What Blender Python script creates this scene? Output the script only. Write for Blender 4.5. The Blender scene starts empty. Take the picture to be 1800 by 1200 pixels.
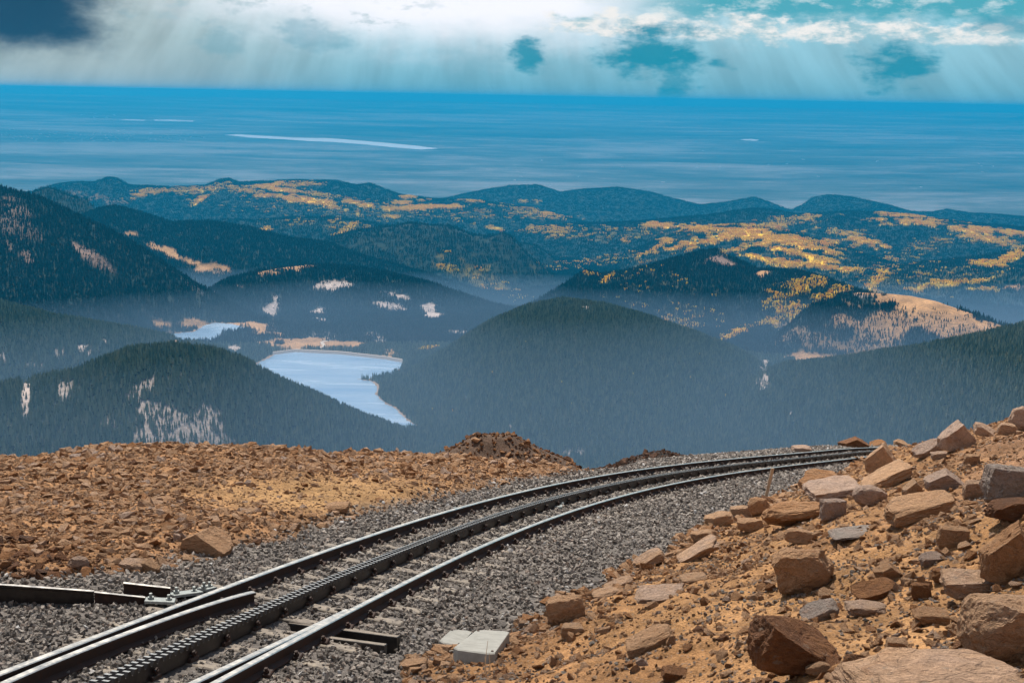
import bpy, bmesh, math, random
import numpy as np
from mathutils import Vector, Matrix, Euler

# ------------------------------------------------------------------ camera
FPX = 2200.0                                  # focal length in pixels of an 1800 px wide frame
PITCH = math.radians(11.05)
ROLL = math.radians(1.1)
SUN_EL = math.radians(57.0)
SUN_AZ = math.radians(-16.0)                  # measured from straight ahead (+Y) towards +X
scene = bpy.context.scene
COL = scene.collection

cam_data = bpy.data.cameras.new('camera')
cam_data.sensor_width = 36.0
cam_data.lens = 36.0 * FPX / 1800.0
cam_data.clip_start = 0.1
cam_data.clip_end = 400000.0
cam = bpy.data.objects.new('camera', cam_data)
cam.matrix_world = Matrix.Rotation(math.pi / 2 - PITCH, 4, 'X') @ Matrix.Rotation(ROLL, 4, 'Z')
COL.objects.link(cam)
scene.camera = cam

# ------------------------------------------------------------------ render settings
scene.view_settings.view_transform = 'Standard'
scene.view_settings.look = 'None'
scene.view_settings.gamma = 1.0
scene.view_settings.use_curve_mapping = False
scene.view_settings.exposure = 0.22
scene.render.engine = 'CYCLES'
scene.cycles.use_denoising = True
scene.cycles.max_bounces = 6
scene.cycles.diffuse_bounces = 3
scene.cycles.volume_bounces = 0
scene.cycles.caustics_reflective = False
scene.cycles.caustics_refractive = False
scene.cycles.use_adaptive_sampling = True
scene.cycles.adaptive_threshold = 0.03


class NT:
    """Small helper for building node trees."""
    def __init__(self, tree):
        self.t = tree; self.n = tree.nodes; self.l = tree.links
    def new(self, kind, **kw):
        nd = self.n.new(kind)
        for k, v in kw.items():
            setattr(nd, k, v)
        return nd
    def link(self, a, b):
        self.l.new(a, b)
    def put(self, v, sock):
        if hasattr(v, 'is_output') or hasattr(v, 'links'):
            self.l.new(v, sock)
        else:
            sock.default_value = v
    def m(self, op, a, b=0.0, c=0.0, clamp=False):
        nd = self.n.new('ShaderNodeMath'); nd.operation = op; nd.use_clamp = clamp
        self.put(a, nd.inputs[0]); self.put(b, nd.inputs[1]); self.put(c, nd.inputs[2])
        return nd.outputs[0]
    def ss(self, v, lo, hi, t0=0.0, t1=1.0, smooth=True):
        nd = self.n.new('ShaderNodeMapRange'); nd.interpolation_type = 'SMOOTHSTEP' if smooth else 'LINEAR'
        self.put(v, nd.inputs[0]); nd.inputs[1].default_value = lo; nd.inputs[2].default_value = hi
        nd.inputs[3].default_value = t0; nd.inputs[4].default_value = t1
        return nd.outputs[0]
    def mix(self, f, a, b, mode='MIX'):
        nd = self.n.new('ShaderNodeMix'); nd.data_type = 'RGBA'; nd.blend_type = mode
        nd.clamp_factor = True
        self.put(f, nd.inputs[0])
        for v, s in ((a, nd.inputs[6]), (b, nd.inputs[7])):
            if isinstance(v, (tuple, list)) and len(v) == 3:
                v = (*v, 1.0)
            self.put(v, s)
        return nd.outputs[2]
    def xyz(self, x, y, z=0.0):
        nd = self.n.new('ShaderNodeCombineXYZ')
        self.put(x, nd.inputs[0]); self.put(y, nd.inputs[1]); self.put(z, nd.inputs[2])
        return nd.outputs[0]
    def noise(self, vec, scale=1.0, detail=4.0, rough=0.55, dist=0.0, dim='3D'):
        nd = self.n.new('ShaderNodeTexNoise'); nd.noise_dimensions = dim
        if vec is not None:
            self.put(vec, nd.inputs['Vector'])
        nd.inputs['Scale'].default_value = scale; nd.inputs['Detail'].default_value = detail
        nd.inputs['Roughness'].default_value = rough; nd.inputs['Distortion'].default_value = dist
        return nd.outputs['Fac']
    def ramp(self, f, stops, interp='LINEAR'):
        nd = self.n.new('ShaderNodeValToRGB'); cr = nd.color_ramp; cr.interpolation = interp
        while len(cr.elements) < len(stops):
            cr.elements.new(0.5)
        for e, (p, c) in zip(cr.elements, stops):
            e.position = p; e.color = (*c, 1.0)
        self.put(f, nd.inputs[0])
        return nd.outputs[0]


# ------------------------------------------------------------------ world: sky behind rain veils and broken cloud
world = bpy.data.worlds.new('World')
scene.world = world
world.use_nodes = True
W = NT(world.node_tree)
W.n.clear()
w_out = W.new('ShaderNodeOutputWorld')
w_bg = W.new('ShaderNodeBackground')
W.link(w_bg.outputs[0], w_out.inputs[0])
sky = W.new('ShaderNodeTexSky', sky_type='NISHITA')
sky.sun_disc = False
sky.sun_elevation = SUN_EL
sky.sun_rotation = SUN_AZ
sky.altitude = 4300.0
sky.air_density = 1.0
sky.dust_density = 1.0
tc = W.new('ShaderNodeTexCoord')
sep = W.new('ShaderNodeSeparateXYZ')
W.link(tc.outputs['Generated'], sep.inputs[0])
dx, dy, dz = sep.outputs
az = W.m('ARCTAN2', dx, dy)
el = W.m('ARCSINE', dz)
AZ = W.m('MULTIPLY', az, 57.29578)            # degrees
EL = W.m('MULTIPLY', el, 57.29578)
# slow warp so that no edge is a clean curve
nbase = W.new('ShaderNodeTexNoise'); nbase.inputs['Detail'].default_value = 5.0; nbase.inputs['Roughness'].default_value = 0.6
W.link(W.xyz(W.m('MULTIPLY', AZ, 0.55), W.m('MULTIPLY', EL, 1.1), 3.1), nbase.inputs['Vector']); nbase.inputs['Scale'].default_value = 1.0
nsep = W.new('ShaderNodeSeparateColor'); W.link(nbase.outputs['Color'], nsep.inputs[0])
wn, wn2, wn3 = nsep.outputs
AZw = W.m('ADD', AZ, W.m('MULTIPLY', W.m('SUBTRACT', wn, 0.5), 3.2))
ELw = W.m('ADD', EL, W.m('MULTIPLY', W.m('SUBTRACT', wn2, 0.5), 1.5))
# veil of rain and lit haze low over the plains
veil = W.ramp(W.ss(EL, -0.5, 4.5, smooth=False), [
    (0.0, (0.14, 0.38, 0.48)), (0.20, (0.18, 0.43, 0.53)), (0.45, (0.25, 0.50, 0.60)),
    (0.70, (0.30, 0.56, 0.66)), (1.0, (0.38, 0.62, 0.72))])
leftness = W.ss(AZw, -3.0, -20.0)
veil = W.mix(W.m('MULTIPLY', leftness, 0.85), veil, (0.40, 0.46, 0.45))
fan = W.m('DIVIDE', W.m('ADD', AZ, 3.0), W.m('ADD', 1.0, W.m('MULTIPLY', EL, -0.035)))
streak = W.noise(W.xyz(W.m('MULTIPLY', fan, 0.50), W.m('MULTIPLY', EL, 0.16), 0.0), 1.0, 3.0, 0.62)
streak = W.ss(streak, 0.28, 0.72, 0.88, 1.17)
sv = W.new('ShaderNodeVectorMath', operation='SCALE')
W.link(veil, sv.inputs[0]); W.link(streak, sv.inputs[3])
col = sv.outputs[0]
# sunlit cloud edge under the hidden sun
gx = W.m('DIVIDE', W.m('ADD', AZ, 3.0), 13.0)
gy = W.m('DIVIDE', W.m('SUBTRACT', EL, 5.4), 3.1)
g2 = W.m('ADD', W.m('MULTIPLY', gx, gx), W.m('MULTIPLY', gy, gy))
glow = W.m('EXPONENT', W.m('MULTIPLY', g2, -1.0))
col = W.mix(W.ss(W.m('ADD', glow, W.m('MULTIPLY', W.m('SUBTRACT', wn, 0.5), 0.30)), 0.10, 0.72, 0.0, 0.96), col, (0.98, 0.98, 1.04))
# open teal sky in the gaps at the right, then the cloud bank
gap = W.m('MULTIPLY', W.ss(AZw, 2.0, 9.0), W.ss(ELw, 3.3, 3.9))
col = W.mix(gap, col, (0.085, 0.40, 0.50))
cnode = W.new('ShaderNodeTexNoise'); cnode.inputs['Detail'].default_value = 6.0; cnode.inputs['Roughness'].default_value = 0.62; cnode.inputs['Scale'].default_value = 1.0
W.link(W.xyz(W.m('MULTIPLY', AZ, 0.75), W.m('MULTIPLY', EL, 1.7), 5.0), cnode.inputs['Vector'])
csep = W.new('ShaderNodeSeparateColor'); W.link(cnode.outputs['Color'], csep.inputs[0])
cn, cn_top, cn3 = csep.outputs
band_c = W.m('ADD', 3.35, W.m('MULTIPLY', AZ, -0.022))
bd = W.m('SUBTRACT', ELw, band_c)
band = W.m('MULTIPLY', W.ss(bd, -1.0, -0.2), W.ss(bd, 0.95, 0.15))
band = W.m('MULTIPLY', band, W.ss(AZw, -2.0, 3.0))
cl = W.ss(W.m('ADD', W.m('MULTIPLY', cn, 0.62), W.m('ADD', W.m('MULTIPLY', band, 0.34), W.m('MULTIPLY', cn_top, 0.22))), 0.58, 0.80)
ctone = W.mix(W.ss(cn_top, 0.38, 0.60), (0.34, 0.56, 0.63), (0.90, 0.88, 0.85))
col = W.mix(W.m('MULTIPLY', cl, W.ss(ELw, 2.2, 3.0)), col, ctone)
wisp = W.m('MULTIPLY', W.ss(cn3, 0.47, 0.68, 0.0, 0.75), W.m('MULTIPLY', W.ss(AZ, 1.0, 6.0), W.ss(EL, 3.3, 4.1)))
col = W.mix(wisp, col, (0.62, 0.76, 0.80))
# thin grey layer under the bright edge at the left
lay = W.m('MULTIPLY', W.ss(cn3, 0.52, 0.66, 0.0, 0.55), W.m('MULTIPLY', W.ss(EL, 2.0, 3.2), W.ss(AZ, -1.0, -6.0)))
col = W.mix(lay, col, (0.36, 0.52, 0.58))
# dark storm cloud high at the left
dk = W.m('MULTIPLY', W.ss(AZw, -16.2, -19.6), W.ss(ELw, 0.9, 2.4))
col = W.mix(W.m('MULTIPLY', dk, 0.97), col, (0.006, 0.06, 0.125))
# small dark rain clouds hanging under the bank
nd = W.m('MULTIPLY', W.m('SUBTRACT', wn3, 0.5), 2.6)
nd = W.m('ADD', nd, W.m('MULTIPLY', W.m('SUBTRACT', cn, 0.5), 1.4))
for (ca, ce, ra, re, amt) in ((0.5, 1.95, 0.95, 0.80, 0.9), (6.3, 2.0, 2.3, 1.25, 0.95), (6.9, 0.8, 0.6, 1.5, 0.55),
                              (16.4, 1.65, 1.35, 1.05, 0.92), (-9.2, 2.4, 1.8, 0.7, 0.35), (-13.0, 2.1, 1.2, 0.8, 0.25), (20.6, 3.3, 1.6, 0.35, 0.5)):
    ex = W.m('DIVIDE', W.m('SUBTRACT', AZ, ca), ra); ey = W.m('DIVIDE', W.m('SUBTRACT', EL, ce), re)
    d2 = W.m('SQRT', W.m('ADD', W.m('MULTIPLY', ex, ex), W.m('MULTIPLY', ey, ey)))
    d2 = W.m('ADD', d2, nd)
    col = W.mix(W.m('MULTIPLY', W.ss(d2, 1.25, 0.35), amt), col, (0.010, 0.27, 0.39))
# overhead: the same broken cloud with sky in its gaps
bc = W.noise(W.xyz(W.m('DIVIDE', dx, W.m('ADD', W.m('ABSOLUTE', dz), 0.12)), W.m('DIVIDE', dy, W.m('ADD', W.m('ABSOLUTE', dz), 0.12)), 2.0), 0.9, 4.0, 0.6)
skys = W.new('ShaderNodeVectorMath', operation='SCALE')
W.link(sky.outputs[0], skys.inputs[0]); skys.inputs[3].default_value = 0.10
over = W.mix(W.ss(bc, 0.40, 0.60), skys.outputs[0], (0.62, 0.66, 0.72))
col = W.mix(W.ss(EL, 5.5, 13.0), col, over)
W.link(col, w_bg.inputs[0])
w_bg.inputs[1].default_value = 0.88
world.cycles.sampling_method = 'MANUAL'
world.cycles.sample_map_resolution = 512

# ------------------------------------------------------------------ sun
sun_data = bpy.data.lights.new('sun', 'SUN')
sun_data.energy = 5.0
sun_data.angle = math.radians(1.2)
sun_data.color = (1.0, 0.93, 0.83)
sun = bpy.data.objects.new('sun', sun_data)
sd = Vector((math.sin(SUN_AZ) * math.cos(SUN_EL), math.cos(SUN_AZ) * math.cos(SUN_EL), math.sin(SUN_EL)))
sun.rotation_euler = sd.to_track_quat('Z', 'Y').to_euler()
sun.location = sd * 60
COL.objects.link(sun)
HAZE_COLOR = (0.015, 0.43, 0.80, 1.0)
HAZE_DENSITY = 3.4e-5
HAZE_TOP = 90.0
MIST_COLOR = (0.40, 0.61, 0.90, 1.0)
MIST_DENSITY = 2.6e-4
MIST_TOP = -480.0
MIST_END = -905.0

# ------------------------------------------------------------------ numeric helpers
rng = np.random.default_rng(11)
random.seed(11)


def pix_rays(P):
    """Directions of photograph pixels (1800 x 1200) seen from the viewpoint at the origin."""
    P = np.atleast_2d(np.asarray(P, float))
    x = (P[:, 0] - 900) / FPX; y = -(P[:, 1] - 600) / FPX
    c, s = math.cos(ROLL), math.sin(ROLL)
    x, y = c * x - s * y, s * x + c * y
    cp, sp = math.cos(PITCH), math.sin(PITCH)
    return np.stack([x, cp + y * sp, -sp + y * cp], 1)


def to_pix(X, Y, Z):
    cp, sp = math.cos(PITCH), math.sin(PITCH)
    fw = Y * cp - Z * sp; up = Y * sp + Z * cp
    x = X / fw; y = up / fw
    c, s = math.cos(ROLL), math.sin(ROLL)
    return 900 + FPX * (c * x + s * y), 600 - FPX * (-s * x + c * y)


def _hash(ix, iy, seed):
    h = (ix.astype(np.int64) * 374761393 + iy.astype(np.int64) * 668265263 + seed * 1442695041) & 0xFFFFFFFF
    h = ((h ^ (h >> 13)) * 1274126177) & 0xFFFFFFFF
    return ((h ^ (h >> 16)) & 0xFFFF) / 65535.0


def vnoise(x, y, seed=0):
    ix = np.floor(x); iy = np.floor(y); fx = x - ix; fy = y - iy
    fx = fx * fx * fx * (fx * (fx * 6 - 15) + 10); fy = fy * fy * fy * (fy * (fy * 6 - 15) + 10)
    a = _hash(ix, iy, seed); b = _hash(ix + 1, iy, seed); c = _hash(ix, iy + 1, seed); d = _hash(ix + 1, iy + 1, seed)
    return (a * (1 - fx) + b * fx) * (1 - fy) + (c * (1 - fx) + d * fx) * fy


def fbm(x, y, octv=4, seed=0, gain=0.5):
    t = 0; a = 1.0; s = 0
    for i in range(octv):
        xr = x * 0.8 - y * 0.6; yr = x * 0.6 + y * 0.8
        t = t + a * (vnoise(xr * 2 ** i + 17.3 * i, yr * 2 ** i - 9.1 * i, seed + i) * 2 - 1); s += a; a *= gain
    return t / s


def ridged(x, y, octv=4, seed=0):
    t = 0; a = 1.0; s = 0
    for i in range(octv):
        t = t + a * (1 - np.abs(vnoise(x * 2 ** i + 5.7 * i, y * 2 ** i + 3.3 * i, seed + i) * 2 - 1)); s += a; a *= 0.5
    return t / s


def sstep(v, lo, hi):
    t = np.clip((v - lo) / (hi - lo), 0, 1)
    return t * t * (3 - 2 * t)


# ------------------------------------------------------------------ far terrain: valley, hills, ranges
# every ridge: crest line (as seen from the viewpoint), distance of the crest in km, front and back slope, crest width
RIDGES = [
    # near wooded hill at the left, its toe running into the reservoir
    dict(c=[(-260, 720), (-120, 700), (0, 684), (60, 674), (130, 662), (190, 636), (230, 620), (300, 613), (370, 620), (430, 640), (480, 668), (560, 702), (640, 738), (700, 760), (760, 790), (800, 830)],
         r=[(-260, 2.6), (300, 2.78), (480, 2.95), (760, 3.1), (800, 3.1)], f=0.50, b=0.50, w=130),
    # bench between that hill and the upper pond
    dict(c=[(-260, 500), (0, 535), (100, 562), (200, 578), (300, 597), (380, 612), (440, 636), (470, 650), (520, 690), (560, 760)],
         r=[(-260, 3.75), (0, 3.85), (560, 3.85)], f=0.40, b=0.40, w=160),
    # central wooded hill
    dict(c=[(600, 800), (650, 716), (670, 690), (720, 660), (780, 624), (860, 573), (930, 543), (990, 532), (1060, 541), (1140, 563), (1220, 591), (1300, 622), (1345, 652), (1420, 700), (1500, 760)],
         r=[(600, 3.35), (700, 3.75), (990, 4.0), (1300, 3.95), (1500, 3.9)], f=0.235, b=0.40, w=200),
    # wooded slope at the right
    dict(c=[(1180, 790), (1280, 700), (1340, 662), (1380, 648), (1440, 641), (1500, 633), (1600, 618), (1700, 600), (1800, 577), (2060, 530)],
         r=[(1180, 3.5), (1400, 3.7), (1800, 3.4), (2060, 3.3)], f=0.28, b=0.40, w=180),
    # big mountain at the left edge
    dict(c=[(-260, 300), (-60, 322), (0, 333), (60, 347), (100, 364), (180, 402), (250, 440), (300, 475), (360, 510), (420, 545), (500, 580), (560, 640)],
         r=[(-260, 4.7), (0, 4.9), (560, 4.75)], f=0.42, b=0.45, w=120),
    # wooded hill with bare scree patches above the reservoir
    dict(c=[(250, 590), (330, 535), (400, 494), (450, 480), (500, 471), (540, 467), (600, 471), (680, 482), (760, 502), (830, 527), (900, 547), (960, 575), (1040, 620)],
         r=[(250, 4.7), (540, 5.25), (1040, 4.9)], f=0.36, b=0.45, w=170),
    # long ridge beyond
    dict(c=[(60, 420), (120, 390), (170, 370), (200, 364), (250, 376), (300, 393), (370, 391), (430, 400), (510, 421), (575, 428), (640, 452), (740, 480), (900, 530), (1000, 580)],
         r=[(60, 6.0), (300, 6.1), (1000, 6.0)], f=0.34, b=0.45, w=130),
    dict(c=[(-60, 380), (40, 352), (60, 338), (85, 330), (100, 336), (130, 348), (150, 350), (162, 364), (190, 400)],
         r=[(-60, 6.6), (190, 6.6)], f=0.45, b=0.45, w=70),
    # dark rocky hill in the middle
    dict(c=[(500, 470), (560, 436), (590, 416), (640, 405), (680, 400), (720, 393), (760, 397), (790, 398), (830, 414), (860, 417), (885, 411), (900, 419), (930, 452), (970, 483), (1010, 512), (1060, 550)],
         r=[(500, 6.7), (1060, 6.5)], f=0.40, b=0.5, w=70),
    dict(c=[(860, 440), (915, 428), (940, 432), (970, 452), (1000, 474), (1040, 510)],
         r=[(860, 7.6), (1040, 7.5)], f=0.4, b=0.45, w=80),
    # pyramid hill at the right
    dict(c=[(880, 575), (940, 535), (1000, 498), (1030, 479), (1060, 484), (1100, 479), (1150, 467), (1200, 453), (1235, 444), (1258, 441), (1290, 457), (1330, 476), (1400, 478), (1450, 491), (1500, 509), (1560, 540), (1640, 590)],
         r=[(880, 4.95), (1250, 5.2), (1640, 4.9)], f=0.30, b=0.45, w=110),
    # bald orange hill
    dict(c=[(1230, 690), (1320, 636), (1385, 578), (1430, 540), (1470, 520), (1510, 515), (1560, 517), (1600, 521), (1640, 529), (1700, 549), (1760, 572), (1830, 590), (2060, 640)],
         r=[(1230, 4.2), (1500, 4.75), (1830, 4.6), (2060, 4.5)], f=0.30, b=0.45, w=130),
    # low hills before the far range
    dict(c=[(330, 402), (400, 386), (440, 389), (490, 386), (580, 383), (620, 388), (665, 395), (740, 420)],
         r=[(330, 8.0), (740, 7.9)], f=0.30, b=0.4, w=120),
    # middle range with aspen bands
    dict(c=[(820, 430), (940, 402), (1000, 396), (1080, 393), (1130, 391), (1200, 384), (1250, 380), (1290, 373), (1330, 368), (1370, 372), (1400, 379), (1500, 373), (1560, 376), (1600, 379), (1640, 386), (1700, 393), (1800, 402), (2060, 420)],
         r=[(820, 9.0), (1200, 8.6), (1400, 9.3), (2060, 9.2)], f=0.215, b=0.35, w=260),
    dict(c=[(1050, 470), (1150, 428), (1220, 402), (1300, 396), (1380, 408), (1460, 430), (1540, 456), (1640, 490)],
         r=[(1050, 7.6), (1300, 7.9), (1640, 7.4)], f=0.21, b=0.35, w=260),
    dict(c=[(1480, 500), (1560, 474), (1640, 462), (1720, 455), (1800, 440), (2060, 420)],
         r=[(1480, 7.0), (1800, 7.3), (2060, 7.3)], f=0.20, b=0.35, w=240),
    # far range at the left
    dict(c=[(-260, 360), (0, 345), (60, 338), (100, 325), (140, 321), (165, 322), (190, 313), (205, 315), (225, 327), (300, 330), (360, 328), (385, 318), (400, 315), (420, 322), (470, 320), (510, 318), (590, 319), (625, 327), (650, 324), (700, 343), (760, 351), (840, 354), (930, 366), (1040, 395)],
         r=[(-260, 10.3), (400, 10.2), (1040, 9.8)], f=0.20, b=0.35, w=230),
    # farthest peaks
    dict(c=[(690, 372), (780, 350), (810, 343), (850, 335), (900, 327), (945, 326), (985, 339), (1020, 334), (1085, 330), (1140, 338), (1190, 352), (1230, 361), (1280, 356), (1325, 347), (1350, 356), (1390, 371), (1410, 362), (1430, 348), (1460, 343), (1500, 348), (1560, 361), (1600, 373), (1640, 374), (1665, 369), (1700, 375), (1760, 378), (1830, 386), (2060, 400)],
         r=[(690, 11.5), (1300, 11.8), (2060, 11.6)], f=0.26, b=0.40, w=110),
]
def stretch(r):
    """Distances beyond the near valley."""
    return np.where(r > 4500, 4500 + (r - 4500) * 1.9, r)


for R_ in RIDGES:
    d = pix_rays(R_['c'])
    R_['az'] = np.arctan2(d[:, 0], d[:, 1]); R_['te'] = d[:, 2] / np.hypot(d[:, 0], d[:, 1])
    rx = np.array([p[0] for p in R_['r']], float); rr = np.array([p[1] for p in R_['r']]) * 1000
    cx = np.array([p[0] for p in R_['c']], float)
    rr = stretch(rr)
    R_['rc'] = np.interp(cx, rx, rr)

FL_R = np.array([0, 45, 1600, 3100, 4600, 5400, 6500, 8500, 11000, 14000, 18000, 22000, 27000.0])
FL_Z = np.array([-10, -30, -905, -872, -865, -920, -1085, -1250, -1420, -1580, -1850, -2040, -2040.0])
LAKE_Z = -865.0
PLAIN_Z = -2000.0


def on_level(P, z):
    d = pix_rays(P)
    return d[:, :2] * (z / d[:, 2])[:, None]


def plain_z(r):
    """The plains: level at the foot of the mountains, climbing slowly towards the horizon."""
    return np.interp(r, [0, 24000, 90000, 120000], [PLAIN_Z, PLAIN_Z, -450.0, -430.0])


def on_plain(P):
    d = pix_rays(P); r = np.geomspace(15000, 110000, 1500); out = []
    for a in d:
        h = math.hypot(a[0], a[1]); k = int(np.argmax(a[2] / h * r < plain_z(r)))
        out.append((a[0] / h * r[k], a[1] / h * r[k]))
    return np.array(out)


LAKES = {
    'main': on_level([(430, 650), (470, 630), (488, 620), (520, 616), (600, 620), (680, 628), (703, 634), (706, 642), (698, 652), (682, 660), (655, 664), (628, 666), (655, 671),
                      (664, 682), (660, 694), (668, 704), (690, 716), (704, 728), (712, 737), (736, 752), (706, 753), (640, 745), (540, 712), (470, 680)], LAKE_Z),
    'upper': on_level([(290, 588), (340, 583), (362, 571), (378, 567), (410, 570), (432, 577), (415, 582), (392, 584), (380, 597), (340, 602), (290, 596)], LAKE_Z),
}


def poly_sd(X, Y, poly):
    """Signed distance to a polygon (negative inside)."""
    n = len(poly); best = np.full(X.shape, 1e18); inside = np.zeros(X.shape, bool)
    for i in range(n):
        ax, ay = poly[i]; bx, by = poly[(i + 1) % n]
        ex, ey = bx - ax, by - ay; wx, wy = X - ax, Y - ay
        t = np.clip((wx * ex + wy * ey) / (ex * ex + ey * ey + 1e-9), 0, 1)
        best = np.minimum(best, (wx - ex * t) ** 2 + (wy - ey * t) ** 2)
        cond = ((ay > Y) != (by > Y)) & (X < (bx - ax) * (Y - ay) / (by - ay + 1e-12) + ax)
        inside ^= cond
    return np.sqrt(best) * np.where(inside, -1, 1)


def far_height(X, Y):
    az_ = np.arctan2(X, Y); r = np.hypot(X, Y)
    floor = np.interp(r, FL_R, FL_Z)
    z = floor.copy()
    wl = np.clip(r / 4500, 0.8, 2.6)
    wob = fbm(X / (420 * 1.0), Y / 420, 4, 21)
    big = fbm(X / 1500, Y / 1500, 4, 41)
    q = sstep(r, 5500, 8500)
    rg = ridged(X / 900, Y / 900, 4, 61) * (1 - q) + ridged(X / 1700, Y / 1700, 5, 63) * q
    for k, R_ in enumerate(RIDGES):
        rc = np.interp(az_, R_['az'], R_['rc']); te = np.interp(az_, R_['az'], R_['te'])
        zc = rc * te
        d = rc - r
        ad = np.abs(d)
        slope = np.where(d > 0, R_['f'], R_['b'])
        fall = slope * ad * ad / (ad + R_['w'] * wl)
        grow = sstep(ad, 20, 500 * wl)
        amp = np.interp(r, [4000, 6500, 9000, 16000], [26, 40, 85, 130])
        hz = zc - fall + grow * (wob * 12 + amp * (0.55 * big + 0.9 * (rg - 0.62)))
        out = np.maximum(R_['az'][0] - az_, 0) + np.maximum(az_ - R_['az'][-1], 0)
        hz = hz - out * r * 0.9
        z = np.maximum(z, hz)
    z = z + fbm(X / 90, Y / 90, 3, 81) * 3.0 * sstep(r, 1500, 2600)
    lo = np.min([P.min(0) for P in LAKES.values()], 0) - 3000; hi = np.max([P.max(0) for P in LAKES.values()], 0) + 3000
    m = (X > lo[0]) & (X < hi[0]) & (Y > lo[1]) & (Y < hi[1])
    if m.any():
        sd_ = np.min([poly_sd(X[m], Y[m], P) for P in LAKES.values()], 0) + fbm(X[m] / 40, Y[m] / 40, 3, 5) * 7
        zz = z[m]
        z[m] = np.where(sd_ < 0, LAKE_Z - 1 + np.maximum(sd_, -40) * 0.2, np.minimum(np.maximum(zz, np.where(sd_ < 260, LAKE_Z + 0.6 + np.minimum(sd_ * 0.03, 3) - np.maximum(sd_ - 130, 0) * 0.35, -9999)), LAKE_Z + 0.8 + sd_ * 0.5 + sd_ * sd_ * 0.0006))
    return z


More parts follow.
